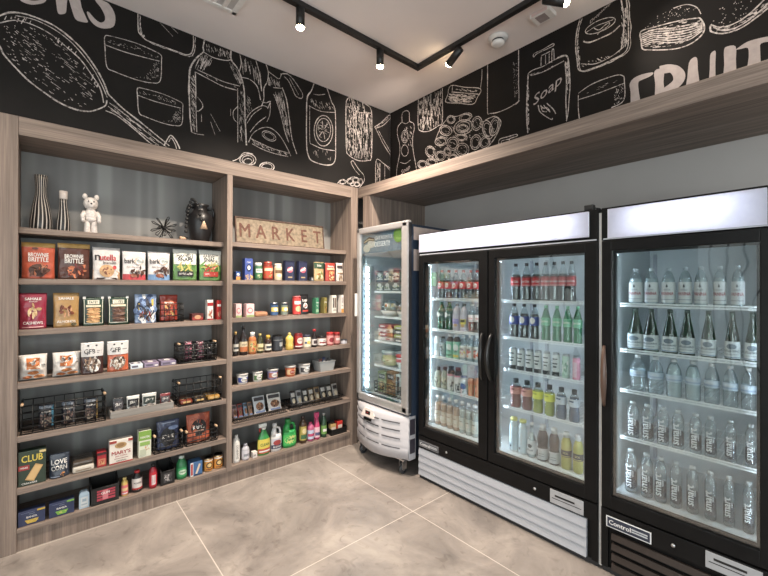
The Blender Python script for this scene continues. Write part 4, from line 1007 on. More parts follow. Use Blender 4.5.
# bear figurine
r, w, h = put('bear_figurine', 'small white speckled bear figurine with round ears standing on the top shelf', 'figurine', 0, 0, 82, 100.8, 192.5, .09)
BW = mat((222, 214, 208), .45, var=.18, scale=90); k = h
def blob(mb, c, s, m, n=14):
    prof = [(max(.001, math.cos(t)), math.sin(t)) for t in [-PI / 2 + PI * j / 8 for j in range(9)]]
    mb.lathe([(p[0] * s[0], p[1] * s[2]) for p in prof], m, c, n, 1.0, s[1] / s[0])
yc = .05; X_ = .68
def bl(q, c, s, m): blob(q, (c[0] * X_, c[1], c[2]), (s[0] * X_, s[1] * .8, s[2]), m)
q = MB(); bl(q, (0, yc, .47 * k), (.19 * k, .14 * k, .18 * k), BW); bl(q, (0, yc, .37 * k), (.19 * k, .14 * k, .09 * k), BW); q.build('torso', r)
q = MB(); bl(q, (0, yc, .75 * k), (.22 * k, .17 * k, .16 * k), BW); bl(q, (0, yc - .11 * k, .70 * k), (.11 * k, .08 * k, .07 * k), BW); o = q.build('head', r)
for sx in (-1, 1):
    q = MB(); bl(q, (sx * .17 * k, yc, .92 * k), (.075 * k, .05 * k, .07 * k), BW); q.build('ear', o)
    q = MB(); q.tube([(sx * .17 * k * X_, yc, .55 * k), (sx * .24 * k * X_, yc - .01, .45 * k), (sx * .23 * k * X_, yc - .03, .34 * k)], [.05 * k, .045 * k, .04 * k], BW, 10); bl(q, (sx * .23 * k, yc - .033, .32 * k), (.06 * k, .055 * k, .045 * k), BW); q.build('arm', r)
    q = MB(); q.lathe([(.065 * k, 0), (.068 * k, .05 * k), (.06 * k, .2 * k), (.062 * k, .34 * k)], BW, (sx * .1 * k * X_, yc, 0), 14); q.build('leg', r)
    q = MB(); bl(q, (sx * .08 * k, yc - .13 * k, .79 * k), (.018 * k, .014 * k, .02 * k), ink(K_)); q.build('eye', o)
q = MB(); bl(q, (0, yc - .17 * k, .73 * k), (.03 * k, .02 * k, .02 * k), ink(K_)); q.build('nose', o)
# wire starburst
r, w, h = put('wire_starburst', 'black wire starburst ornament with looped petals', 'ornament', 0, 0, 150, 181, 214.5, .09)
q = MB(); c = Vector((0, .06, h * .5)); IR = mat((22, 21, 21), .5)
for i in range(15):
    ph = PI * (3 - math.sqrt(5)) * i; z = 1 - 2 * (i + .5) / 15; rr = math.sqrt(1 - z * z); dv = Vector((rr * math.cos(ph), rr * math.sin(ph) * .9, z))
    L_ = h * .5; u = dv.orthogonal().normalized()
    if c.z + dv.z * L_ < .004: L_ = (c.z - .004) / abs(dv.z)
    q.tube([c, c + dv * L_ * .55 + u * .007, c + dv * L_ * .9 + u * .012, c + dv * L_, c + dv * L_ * .9 - u * .012, c + dv * L_ * .55 - u * .007], .0034, IR, 5, closed=True)
blob(q, tuple(c), (.012, .012, .012), IR); q.build('wire_petals', r)
# black amphora with beads
r, w, h = put('amphora_vase', 'round black two-handled amphora vase draped with black beads', 'vase', 0, 0, 187, 213.5, 205, .09, rnd=True)
AM = mat((34, 32, 33), .38, var=.3, scale=8); R = w / 2
q = MB(); q.lathe([(R * .6, 0), (R * .64, .02 * h), (R * .86, .3 * h), (R, .55 * h), (R * .93, .7 * h), (R * .6, .82 * h), (R * .5, .87 * h), (R * .52, .93 * h), (R * .68, h), (R * .58, h), (R * .42, .92 * h)], AM, (0, R, 0), 28); q.build('vase_body', r)
for sx in (-1, 1):
    q = MB(); q.tube([(sx * R * .55, R, .9 * h), (sx * R * .95, R, .92 * h), (sx * R * 1.05, R, .8 * h), (sx * R * .92, R, .68 * h)], R * .1, AM, 8); q.build('handle', r)
bd = thing('bead_garland', 'string of black wooden beads with beige tassels hanging over the black amphora', 'bead garland', tuple(r.location))
bd.rotation_euler = (0, 0, RZ); MW[bd.name] = MW[r.name]
q = MB(); pts = []
for t in [j / 17 for j in range(18)]:
    if t < .55: s_ = t / .55; pts.append((-R * (1.28 - .35 * s_ ** 2), R * .4 - .012, h * (.09 + .93 * s_ ** .8)))
    else: s_ = (t - .55) / .45; pts.append((-R * (.93 - .65 * s_), -.022 + R * (.4 - .38 * min(1, s_ * 1.4)), h * (1.05 + .07 * math.sin(PI * s_) - .5 * s_ ** 1.6)))
for p_ in pts: blob(q, p_, (.0125, .0125, .0125), IR, 10)
q.build('bead_chain', bd)
TS = mat((198, 166, 138), .8, var=.2, scale=80)
for (x, y, z, l) in ((pts[-1][0] + .004, pts[-1][1] - .012, pts[-1][2] - .012, .062),): 
    q = MB(); q.lathe([(.006, l), (.011, l * .8), (.03, 0)], TS, (x + .01, y - .012, z - l), 10, 1, .35); q.build('tassel', bd)
q = MB(); q.tube([(pts[0][0], pts[0][1] - .004, .02), (pts[0][0] - .02, pts[0][1] - .01, .019), (pts[0][0] - .045, pts[0][1] - .02, .0185)], [.006, .011, .016], TS, 8); q.build('tassel', bd)
# MARKET sign leaning on the back
loc, w, h = SL(1, 0, 234.5, 326, 222.5, .06)
r = thing('market_sign', 'weathered cream metal sign reading MARKET in a rusty frame', 'sign', (loc[0], loc[1], loc[2] + .0028), RZ, tilt=-.13)
h = .232; RUST = mat((74, 52, 42), .7, .0, var=.4, scale=40)
q = MB()
for a, b in (((-w / 2, 0, 0), (w / 2, .018, .011)), ((-w / 2, 0, h - .011), (w / 2, .018, h)), ((-w / 2, 0, .011), (-w / 2 + .011, .018, h - .011)), ((w / 2 - .011, 0, .011), (w / 2, .018, h - .011))): q.box(a, b, RUST, .002)
q.build('frame', r)
q = MB(); q.box((-w / 2 + .011, .006, .011), (w / 2 - .011, .014, h - .011), mat((118, 105, 88), .7, var=.35, scale=35)); o = q.build('sign_plate', r)
q = MB(); H = .122; vv, fs = [], []
for j, ch in enumerate('MARKET'):
    v_, f_, w_ = text2d(ch, .02); k_ = len(vv); cx_ = (-.405 + .164 * j) * w / H; vv += [(p_[0] * .82 + cx_, p_[1], p_[2]) for p_ in v_]; fs += [tuple(k_ + i for i in f) for f in f_]
q.add([(p_[0] * H, .0053 - p_[2] * .0001, h / 2 + p_[1] * H) for p_ in vv], fs, mat((84, 50, 36), .7, var=.35, scale=50)); q.build('lettering', o, fix=False)

# ---- second shelf, long bay
def bag(name, label, a, b, top, i, body, seal, spec, d=.055, bay=0, pillow=False, inset=.03, cat='snack bag', lean=0.0, sealh=.1, group=None, lift=0.0):
    r, w, h = put(name, label, cat, bay, i, a, b, top, inset, group=group)
    if lift: r.location.z += lift; h -= lift
    pouch(r, w, h, d, body, seal, spec, pillow, sealh, lean=lean); return r
FOOD = [(190, 130, 80), (120, 66, 40), (214, 168, 110), (96, 50, 34)]; CHOC = [(70, 40, 30), (104, 62, 44), (50, 28, 22)]; NUT = [(222, 190, 140), (200, 158, 104), (236, 208, 164)]
bag('snack_bag', 'orange-red crinkled snack bag with gold top beside the oak side post', 20.2, 56.2, 242.5, 1, (196, 84, 56), (206, 158, 78), [('t', 0, .66, .13, 'BROWNIE', W_, .62), ('t', 0, .53, .12, 'BRITTLE', W_, .62), ('e', 0, .24, .3, .17, (74, 40, 30)), ('b', 0, .24, .3, .17, CHOC + [(170, 96, 64)], 16), ('e', -.1, .84, .1, .03, (90, 50, 40))], .06, sealh=.1)
bag('snack_bag', 'dark brown snack bag with gold top and a wafer picture', 56.8, 91, 243.5, 1, (86, 46, 36), (200, 156, 82), [('t', 0, .64, .13, 'BROWNIE', W_, .6), ('t', 0, .51, .13, 'BRITTLE', W_, .6), ('p', [(-.2, .33), (.38, .42), (.3, .1), (.02, .02)], (206, 110, 66)), ('b', .06, .22, .28, .16, [(120, 44, 40), (80, 38, 30), (200, 110, 70)], 18)], .06)
bag('cookie_bag', 'white bag with red and black lettering and a filled cookie picture', 92, 121.2, 247.5, 1, (222, 214, 210), None, [('p', [(-.5, .0), (.5, .0), (.5, .22), (.2, .36), (-.5, .3)], (186, 140, 100)), ('t', -.33, .68, .17, 'n', K_, .2), ('t', .06, .69, .19, 'utella', RED, .6), ('t', .12, .53, .09, 'biscuits', (70, 60, 60), .5), ('e', 0, .27, .28, .2, (206, 160, 112)), ('e', .02, .27, .18, .12, (126, 70, 44)), ('e', .3, .38, .08, .06, RED), ('p', [(-.4, 0), (.4, 0), (.35, .06), (-.35, .06)], (60, 34, 28))], .05)
for a, b, t, bot, lb in ((122, 146.8, 251.3, (192, 62, 70), 'white chocolate bark bag with a pink-red bottom'), (147.6, 170.8, 251.8, (110, 150, 196), 'white chocolate bark bag with a light blue bottom')):
    bag('chocolate_bag', lb, a, b, t, 1, (222, 216, 214), None, [('r', -.5, 0, .5, .2, bot), ('t', -.2, .66, .17, 'bark', K_, .45), ('e', .2, .66, .2, .13, (196, 176, 160)), ('e', .2, .66, .17, .11, (226, 220, 216)), ('t', .26, .67, .14, 'thins', (90, 130, 130), .3), ('t', -.05, .45, .05, 'dark chocolate', (110, 90, 90), .6), ('b', .14, .3, .32, .16, CHOC, 18), ('e', .02, .16, .2, .07, (150, 84, 60))], .045)
for a, b, t, acc, lb in ((172.8, 198.3, 249.5, (206, 190, 96), 'green and white crisps bag with a black lower panel'), (199.2, 222.6, 250.3, (190, 62, 48), 'green and white crisps bag with a red tomato picture')):
    bag('crisps_bag', lb, a, b, t, 1, (84, 128, 66), (210, 212, 204), [('r', -.48, .52, .48, .95, (214, 214, 204)), ('p', [(-.5, .5), (-.3, .62), (.3, .62), (.5, .5), (.5, .3), (-.5, .3)], (96, 146, 66)), ('t', 0, .80, .12, 'HARVEST', K_, .7), ('t', 0, .68, .12, 'SNAPS', K_, .62), ('b', 0, .44, .36, .12, [acc, (150, 176, 80), (196, 180, 110)], 20), ('r', -.34, .14, .34, .3, K_ if acc[0] > 200 else (186, 60, 50)), ('t', 0, .22, .06, 'LIGHTLY SALTED', W_, .56)], .05)
# ---- third shelf, long bay
bag('nut_pouch', 'crimson stand-up pouch of cashews', 18.2, 47.6, 293.3, 2, (160, 36, 62), None, [('t', 0, .84, .075, 'SAHALE', W_, .74), ('t', 0, .765, .035, 'SNACKS', W_, .3), ('b', 0, .52, .26, .17, NUT, 16), ('t', 0, .17, .08, 'CASHEWS', W_, .74), ('r', -.4, .04, .4, .07, (206, 150, 150))], .05, inset=.012, cat='pouch')
bag('nut_pouch', 'gold stand-up pouch of almonds', 52.5, 80, 293, 2, (176, 134, 74), None, [('t', 0, .84, .075, 'SAHALE', W_, .74), ('b', .02, .52, .28, .18, [(110, 50, 34), (140, 70, 44), (206, 150, 110)], 14), ('t', 0, .17, .07, 'ALMONDS', W_, .74), ('e', .3, .08, .12, .05, (80, 70, 40))], .05, inset=.02, cat='pouch')
for a, b, t, cs, lb in ((82.4, 104.8, 297.5, [(206, 160, 104), (190, 138, 86)], 'dark green cookie bag with a stack of pale cookies'), (107.6, 129.7, 297, [(80, 48, 36), (104, 66, 46)], 'dark green cookie bag with a stack of dark cookies')):
    r, w, h = put('cookie_bag', lb, 'cookie bag', 0, 2, a, b, t, .025); pouch(r, w, h, .05, (30, 62, 44), None, [('r', -.46, .08, -.42, .92, (210, 206, 190)), ('r', .42, .08, .46, .92, (210, 206, 190)), ('r', -.42, .08, .42, .10, (200, 196, 180)), ('r', -.28, .76, .28, .9, (226, 218, 196)), ('t', 0, .83, .09, "TATE'S", (40, 70, 50), .46), ('r', -.36, .66, .36, .73, (220, 210, 180))] + [('e', random.uniform(-.03, .03), .16 + .085 * j, .34, .055, cs[j % 2]) for j in range(6)])
    q = MB(); 
    for sx in (-1, 1): q.box((sx * w * .42 - .008, .02, h - .012), (sx * w * .42 + .008, .028, h + .006), mat((220, 218, 214), .4), .002)
    q.build('corner_tabs', r)
bag('candy_bag', 'blue, white and yellow crumpled candy bag', 134.5, 157.6, 294.4, 2, (146, 168, 204), None, [('b', 0, .5, .48, .48, [(60, 80, 120), (226, 226, 226), (120, 150, 196), (40, 44, 60)], 46), ('p', [(-.34, .44), (.36, .6), (.36, .84), (-.34, .68)], (228, 190, 66)), ('t', 0, .64, .2, 'CHUBBY', K_, .6), ('b', 0, .24, .34, .14, CHOC + [(150, 60, 50)], 14)], .05)
r, w, h = put('wire_basket', 'small black wire basket holding a single red snack bag', 'basket', 0, 2, 158.6, 184.2, 304.5, .02); WB = mat((24, 23, 23), .45); wire_basket(r, w, h, .13, WB, 5, 3)
bag('snack_bag', 'red crumpled snack bag standing in the small wire basket', 159.8, 178.5, 295, 2, (168, 56, 40), None, [('e', 0, .68, .3, .14, (190, 96, 60)), ('b', 0, .4, .36, .24, [(206, 160, 90), (96, 40, 30), (190, 70, 50)], 24), ('t', 0, .68, .1, 'PRETZELS', W_, .5)], .045, inset=.055, lift=.0085)
r, w, h = put('chocolate_box', 'low red and brown sweets box lying next to the wire basket', 'box', 0, 2, 189.8, 203.6, 313.8, .04, .06); carton(r, w, h, .08, (86, 36, 34), [('r', -.46, .1, .46, .5, (166, 50, 46)), ('e', 0, .5, .3, .3, (200, 150, 110))])
r, w, h = put('biscuit_box', 'narrow white and red biscuit box near the divider', 'box', 0, 2, 205.4, 213.4, 300, .04, .05); carton(r, w, h, .06, W_, [('r', -.5, .7, .5, .86, RED), ('b', 0, .28, .4, .22, [(190, 70, 60), (226, 190, 150), (150, 50, 50)], 14), ('r', -.5, 0, .5, .06, RED)])
r, w, h = put('biscuit_box', 'narrow red biscuit box touching the divider', 'box', 0, 2, 214.8, 221.4, 300.5, .04, .05); carton(r, w, h, .06, (170, 40, 38), [('r', -.4, .68, .4, .8, W_), ('b', 0, .36, .4, .2, [(90, 30, 30), (214, 150, 120)], 14)])
# ---- fourth shelf, long bay
for a, b, t, ph, lb in ((17.8, 48.6, 355.5, .1, 'slumped white cookie bag with orange label beside the side post'), (51.6, 81.4, 353, -.06, 'slumped white cookie bag with orange label next to the brown granola pouch')):
    r, w, h = put('cookie_bag', lb, 'cookie bag', 0, 3, a, b, t, .025, rot=ph * .6); pouch(r, w, h, .10, (224, 218, 210), None, [('r', -.24, .46, .22, .88, (216, 120, 62)), ('t', -.01, .74, .12, 'PEPPER', K_, .36), ('e', -.01, .74, .2, .09, (236, 228, 220)), ('t', -.01, .735, .09, 'FARM', K_, .3), ('r', -.2, .52, .18, .55, (240, 190, 140)), ('e', .0, .3, .2, .07, (196, 120, 64)), ('e', -.2, .14, .17, .06, (186, 106, 58)), ('e', .2, .15, .2, .07, (206, 132, 76)), ('t', .36, .6, .05, 'milk', K_, .16)], True)
for a, b, t, c, lb in ((80.4, 104.6, 342.8, (70, 42, 38), 'white-topped brown granola bites pouch'), (107, 129.6, 341.4, (206, 96, 56), 'white-topped orange granola bites pouch')):
    bag('granola_pouch', lb, a, b, t, 3, c, (206, 202, 200), [('r', -.5, .56, .5, .93, (208, 204, 202)), ('t', -.12, .72, .15, 'GFB', K_, .5), ('r', .2, .66, .42, .68, (120, 116, 116)), ('r', .2, .72, .42, .74, (120, 116, 116)), ('e', -.18, .9, .05, .025, K_), ('e', .18, .9, .05, .025, K_), ('e', 0, .3, .36, .2, (130, 104, 88)), ('b', 0, .3, .34, .19, [(214, 206, 196), (150, 120, 96), (64, 46, 40), (230, 224, 214)], 36)], .05, inset=.02, cat='pouch')
for a, b, t, c, dd, lb in ((129.8, 143, 363, (206, 218, 226), .1, 'low white and pale blue box between the orange pouch and purple boxes'), (143.6, 159, 358.5, (146, 132, 156), .12, 'low purple box next to the low white box'), (160, 176.4, 357.6, (136, 126, 150), .12, 'low purple box next to the small wire basket')):
    r, w, h = put('snack_box', lb, 'box', 0, 3, a, b, t + 5, .03, .03); carton(r, w, max(.032, h), dd, c, [('r', -.4, .3, .1, .7, (96, 90, 110)), ('r', .2, .2, .44, .5, W_)], [('r', -.4, .2, .4, .8, (116, 104, 128)), ('e', 0, .5, .2, .26, W_)])
r, w, h = put('wire_basket', 'small black wire basket of snack packs with wooden grips', 'basket', 0, 3, 177.6, 217.5, 345, .015); wire_basket(r, w, h, .14, WB, 8, 3, WOODB, r=.0034); b0 = r
for j, (a, b, lb) in enumerate(((184.5, 193.2, 'pink snack pack in the small gripped basket, nearest the purple boxes'), (196.4, 205.2, 'pink snack pack in the middle of the small gripped basket'), (206.6, 213.4, 'dark snack pack in the small gripped basket, nearest the divider'))):
    r, w, h = put('snack_pack', lb, 'snack pack', 0, 3, a, b, 341.5 if j < 2 else 347, .035); r.location.z += .0095
    pouch(r, w * .95, h - .0095, .05, (70, 44, 54) if j < 2 else (40, 34, 38), None, [('r', -.4, .16, .4, .3, (196, 120, 140)), ('r', -.4, .46, .4, .66, (206, 130, 148)), ('e', 0, .86, .4, .07, (190, 110, 130))] if j < 2 else [('r', -.3, .4, .3, .6, (90, 80, 84))], True)
# ---- fifth shelf, long bay: baskets and tray
r, w, h = put('wire_basket', 'long black wire basket with wooden grips holding three dark crisps packs', 'basket', 0, 4, 18.6, 107.6, 402, .012); wire_basket(r, w, h, .20, WB, 8, 4, WOODB)
for a, b, t, c2, lb in ((38, 54.5, 405, (70, 130, 160), 'dark crisps pack with a blue edge in the long wire basket'), (61, 75.6, 401.5, (110, 110, 116), 'dark crisps pack with a grey picture in the middle of the long basket'), (83.6, 98.6, 398.5, (176, 140, 70), 'dark crisps pack with a gold edge in the long wire basket')):
    r, w, h = put('crisps_pack', lb, 'crisps pack', 0, 4, a, b, t, .04); r.location.z += .0095
    pouch(r, w, h - .0095, .05, (38, 36, 44), None, [('r', .34, .05, .48, .95, c2), ('r', -.46, .84, .46, .96, (96, 106, 120)), ('t', 0, .7, .12, 'POPCORNERS', W_, .64), ('b', -.06, .34, .36, .26, [(150, 120, 110), (190, 170, 150), (90, 74, 72), (120, 96, 88)], 26)], True)
r, w, h = put('wooden_tray', 'grey weathered wooden tray holding black and white snack packs', 'tray', 0, 4, 109.4, 174.6, 407.2, .012); GW = wood('weathered_grey_board', 'x', (112, 108, 104), (164, 160, 154), .7)
q = MB(); D_ = .13; q.box((-w / 2, 0, 0), (w / 2, .012, h), GW, .001); q.box((-w / 2, D_ - .012, 0), (w / 2, D_, h), GW, .001); q.box((-w / 2, .012, 0), (-w / 2 + .012, D_ - .012, h), GW, .001); q.box((w / 2 - .012, .012, 0), (w / 2, D_ - .012, h), GW, .001); q.box((-w / 2 + .012, .012, .0), (w / 2 - .012, D_ - .012, .008), GW); q.build('tray_boards', r)
for a, b, t, c, cc, lb in ((112, 124.5, 398.5, (34, 34, 38), W_, 'black snack pack in the grey tray, nearest the long basket'), (126.2, 140, 396.2, (214, 212, 206), K_, 'white and black snack pack in the grey tray beside the all-black one'), (141.6, 157, 393.6, (206, 206, 200), (40, 50, 44), 'white and black snack pack in the middle of the grey tray'), (159.6, 171, 393.8, (130, 40, 44), W_, 'dark red snack pack at the end of the grey tray')):
    r, w, h = put('snack_pack', lb, 'snack pack', 0, 4, a, b, t, .036, .02); r.location.z += .0085
    pouch(r, w, h - .0085, .035, c, None, [('r', -.44, .4, .44, .82, cc if c[0] > 200 else (70, 66, 70)), ('t', 0, .62, .18, 'JERKY', c if c[0] > 200 else W_, .6), ('e', 0, .3, .34, .12, (120, 110, 104))])
r, w, h = put('wire_basket', 'black wire basket with wooden grips holding gold and brown packs lying flat', 'basket', 0, 4, 177.6, 222.6, 382.5, .012); wire_basket(r, w, h, .20, WB, 6, 3, WOODB)
for j, (a, b, c, lb) in enumerate(((180.6, 193, (150, 62, 44), 'red-brown snack pack lying in the gripped basket, nearest the tray'), (194.4, 206, (60, 50, 44), 'dark snack pack lying in the middle of the gripped basket'), (207.6, 220.4, (206, 150, 66), 'gold snack pack lying in the gripped basket, nearest the divider'))):
    r, w, h = put('snack_pack', lb, 'snack pack', 0, 4, a, b, 394, .03); r.location.z += .0055
    q = MB(); q.box((-w / 2, 0, 0), (w / 2, .13, .034), film(c), .014); q.build('pouch', r)
    printed(r, lambda x, z, l: (x, .012 + z, .0342 + l), w * .8, .105, [('r', -.4, .1, .4, .6, (206, 180, 130)), ('b', 0, .5, .4, .4, [(120, 70, 50), (220, 180, 110)], 10)], 'printed_top')
    printed(r, lambda x, z, l: (x, -l, .006 + z), w * .8, .022, [('r', -.4, .2, .4, .8, (220, 180, 110))])
# ---- sixth shelf, long bay
r, w, h = put('cracker_box', 'dark green cracker box with yellow lettering, beside the side post', 'box', 0, 5, 17.8, 46.4, 450.5, .02, .02); carton(r, w, h, .06, (46, 60, 48), [('t', 0, .78, .2, 'CLUB', (226, 200, 70), .78), ('r', -.5, .46, -.1, .6, (170, 50, 50)), ('t', -.3, .53, .05, 'MINIS', W_, .3), ('p', [(-.26, .18), (.12, .6), (.4, .52), (.06, .1)], (206, 160, 98)), ('p', [(-.2, .2), (.12, .55), (.34, .5), (.04, .14)], (222, 180, 118)), ('t', -.1, .07, .05, 'CRACKERS', W_, .6), ('r', .26, .9, .5, .97, (220, 196, 130))])
bag('snack_pouch', 'navy snack pouch lettered in white capitals, standing beside the green cracker box', 48.7, 70.4, 454, 5, (44, 52, 68), None, [('t', -.02, .66, .2, 'LOVE', W_, .8), ('t', -.02, .42, .2, 'CORN', W_, .8), ('b', .2, .16, .16, .08, [(206, 120, 60), (226, 150, 70)], 8), ('r', -.44, .06, .0, .1, (120, 130, 150))], .05, inset=.02, cat='pouch')
r, w, h = put('rice_packs', 'low cream and brown pack lying between the navy pouch and red box', 'pack', 0, 5, 72, 94.6, 462, .02, .02); q = MB(); q.box((-w / 2, 0, 0), (w / 2, .15, h * .62), film((210, 200, 184)), .012); q.build('pouch', r); q = MB(); q.box((-w / 2, .004, h * .63), (w / 2, .15, h * 1.08), film((78, 66, 56)), .012); q.build('upper_pouch', r)
printed(r, lambda x, z, l: (x, -l, z), w * .9, h * .6, [('r', -.4, .3, .4, .5, (150, 130, 110))])
r['label'] = 'two soft packs stacked, cream below brown, beside the navy pouch'
r, w, h = put('candy_box', 'small red sweets box beside the white cracker box', 'box', 0, 5, 96.6, 106.6, 452.5, .03, .03); carton(r, w, h, .08, (160, 40, 48), [('r', -.4, .12, .4, .56, (206, 120, 90)), ('b', 0, .34, .3, .16, [(170, 50, 40), (226, 180, 120)], 8), ('r', -.5, .82, .5, 1, (60, 26, 28))])
r, w, h = put('cracker_box', 'white cracker box with red lettering', 'box', 0, 5, 108.4, 133, 439.6, .02, .04); carton(r, w, h, .06, (224, 216, 206), [('r', -.5, .0, .5, .05, RED), ('e', -.02, .76, .26, .13, (186, 148, 96)), ('e', -.02, .77, .17, .08, (150, 110, 66)), ('t', 0, .46, .16, "MARY'S", (176, 40, 44), .82), ('t', 0, .31, .07, 'gone crackers', (176, 40, 44), .6), ('r', -.3, .2, .3, .22, (150, 60, 60)), ('t', 0, .11, .06, 'ORIGINAL', (90, 80, 70), .5), ('r', -.5, .88, -.2, .99, (170, 60, 50)), ('r', .3, .88, .5, .99, (170, 60, 50))])
r, w, h = put('snack_box', 'narrow green and white snack box beside the wire basket', 'box', 0, 5, 137, 151.4, 431, .02, .06); carton(r, w, h, .06, (214, 216, 198), [('r', -.5, .64, .5, 1, (126, 170, 66)), ('t', 0, .76, .08, 'THINSTERS', W_, .8), ('r', -.4, .44, .4, .58, (140, 180, 84)), ('b', .18, .34, .2, .1, [(206, 130, 80), (226, 160, 110)], 6), ('r', -.4, .08, .1, .3, (190, 196, 170))])
r, w, h = put('wire_basket', 'black wire basket with wooden grips holding one navy jerky bag', 'basket', 0, 5, 153.4, 183.6, 436.2, .012); wire_basket(r, w, h, .17, WB, 5, 3, WOODB)
bag('jerky_bag', 'navy jerky bag with round black emblem', 156.6, 180.4, 420.8, 5, (56, 66, 98), None, [('e', -.02, .42, .34, .33, (26, 26, 32)), ('t', -.02, .44, .12, 'KRAVE', W_, .5), ('e', .22, .72, .24, .07, (120, 140, 180)), ('r', -.3, .9, .3, .93, (150, 160, 190)), ('r', -.2, .28, .16, .31, (140, 140, 150))], .045, inset=.05, lift=.0085)
r, w, h = put('wire_basket', 'black wire basket with wooden grips holding one orange-red jerky bag', 'basket', 0, 5, 185.6, 218.4, 431.4, .012); wire_basket(r, w, h, .17, WB, 5, 3, WOODB)
bag('jerky_bag', 'orange-red jerky bag with round black emblem', 186.4, 211, 414, 5, (176, 78, 50), None, [('b', 0, .5, .46, .46, [(150, 60, 40), (190, 96, 64)], 30), ('e', 0, .5, .34, .3, (30, 24, 24)), ('t', 0, .52, .12, 'KRAVE', W_, .5), ('r', -.2, .38, .2, .41, (190, 150, 130)), ('r', -.3, .06, .3, .1, (120, 50, 34))], .045, inset=.05, lift=.0085)
# ---- bottom shelf, long bay
for a, b, t, c2, lb in ((17.6, 45.6, 510, (206, 170, 60), 'navy pasta box with a yellow picture, beside the side post'), (48.6, 74.6, 501.5, (120, 180, 66), 'navy pasta box with a green picture')):
    r, w, h = put('pasta_box', lb, 'box', 0, 6, a, b, t, .02, .02); carton(r, w, h, .05, (48, 56, 86), [('t', 0, .56, .12, 'BANZA', W_, .5), ('p', [(-.26, .38), (.26, .38), (.16, .12), (-.16, .12)], c2), ('b', 0, .26, .2, .1, [(230, 200, 110), c2], 10), ('t', 0, .76, .08, 'chickpea', (150, 160, 180), .4), ('r', .2, .86, .5, .98, c2), ('r', -.4, .88, .1, .9, (130, 140, 170))])
r, w, h = put('deodorant_stick', 'pale blue rounded deodorant stick beside the navy pasta boxes', 'deodorant', 0, 6, 79, 89.6, 491.4, .03); q = MB()
q.prism([(-w / 2, 0), (w / 2, 0), (w / 2, h * .78), (w * .42, h * .92), (w * .25, h), (-w * .25, h), (-w * .42, h * .92), (-w / 2, h * .78)], lambda x, z, t: (x, t, z), .035, plas((176, 200, 218))); q.build('stick_body', r)
printed(r, lambda x, z, l: (x, -l, z), w, h, [('r', -.36, .08, .36, .66, (206, 212, 214)), ('r', -.2, .4, .2, .56, (150, 170, 186)), ('r', -.28, .2, .28, .28, (160, 176, 190)), ('r', -.5, .72, .5, .74, (140, 170, 190))])
def mesh_basket(r, w, h, d, m):
    q = MB()
    q.box((-w / 2, 0, 0), (w / 2, .004, h * .7), m); q.box((-w / 2, d - .004, 0), (w / 2, d, h), m); q.box((-w / 2, .004, 0), (-w / 2 + .004, d - .004, h * .8), m); q.box((w / 2 - .004, .004, 0), (w / 2, d - .004, h * .8), m); q.box((-w / 2 + .004, .004, 0), (w / 2 - .004, d - .004, .004), m); q.build('basket_sides', r)
    q = MB(); P_ = [(-w / 2, -.001, h * .7), (w / 2, -.001, h * .7), (w / 2, d, h), (-w / 2, d, h)]
    q.tube(P_, .004, m, 6, closed=True); q.build('rim', r)
r, w, h = put('storage_basket', 'black basket holding red-striped packs, beside the deodorant stick', 'basket', 0, 6, 90.4, 119.4, 480, .015, .03); mesh_basket(r, w, h, .18, WB); bl = r; bw = w; bh = h
printed(r, lambda x, z, l: (x, -l - .002, z), w, h, [('r', -.3, .16, .36, .6, (190, 60, 78)), ('r', -.3, .26, .36, .3, K_), ('r', -.3, .38, .36, .41, K_), ('r', -.3, .5, .36, .53, K_), ('r', -.1, .18, .1, .58, (214, 120, 130)), ('t', .0, .46, .1, 'GUM', W_, .4)], 'printed_card')
r, w, h = put('lotion_bottle', 'small pink and yellow bottle beside the black basket', 'bottle', 0, 6, 121, 128.2, 477.6, .03, rnd=True); bottle(r, w, h, plas((224, 186, 90)), plas((226, 200, 120)), 'slim', label=(214, 110, 120), lspec=[('r', -.4, .4, .4, .7, (236, 200, 140)), ('r', -.3, .1, .3, .2, W_)], lz=(.08, .62), capr=.6)
r, w, h = put('shampoo_bottle', 'black and white bottle with red cap', 'bottle', 0, 6, 131.8, 142.4, 470.2, .03, rnd=True); bottle(r, w, h, plas((40, 36, 38)), plas((200, 44, 48)), 'sport', label=(214, 208, 204), lspec=[('p', [(-.5, .3), (.5, .8), (.5, .5), (-.5, .1)], K_), ('r', -.5, 0, .5, .16, RED), ('t', 0, .6, .16, 'POWER', K_, .6)], lz=(.14, .66), capr=.55)
r, w, h = put('spray_can', 'thin red spray bottle with black top leaning by the black basket', 'spray bottle', 0, 6, 148.6, 157.4, 463.6, .02, rnd=True); bottle(r, w * .9, h, plas((176, 36, 50)), plas(K_), 'slim', label=(190, 46, 60), lspec=[('r', -.2, .1, .2, .8, (226, 206, 206)), ('r', -.1, .2, .1, .7, (180, 40, 50))], lz=(.1, .68), capr=.5, caph=.14)
r, w, h = put('storage_basket', 'black basket with dark printed packet beside the green mouthwash', 'basket', 0, 6, 159.4, 175, 465.4, .02, .04); mesh_basket(r, w, h, .16, WB)
printed(r, lambda x, z, l: (x, -l - .002, z), w, h, [('r', -.3, .12, .3, .6, (70, 68, 70)), ('b', 0, .36, .26, .2, [(150, 146, 146), (40, 38, 40), (190, 186, 184)], 16)], 'printed_card')
r, w, h = put('mouthwash_bottle', 'green mouthwash bottle with clear cap', 'bottle', 0, 6, 176, 187, 455.6, .03, rnd=True); bottle(r, w, h, plas((44, 132, 76)), plas((196, 214, 206)), 'soda', label=(70, 160, 100), lspec=[('e', 0, .5, .3, .3, (206, 224, 200)), ('t', 0, .52, .2, 'FRESH', (30, 110, 60), .46)], lz=(.14, .5), capr=.5, caph=.12)
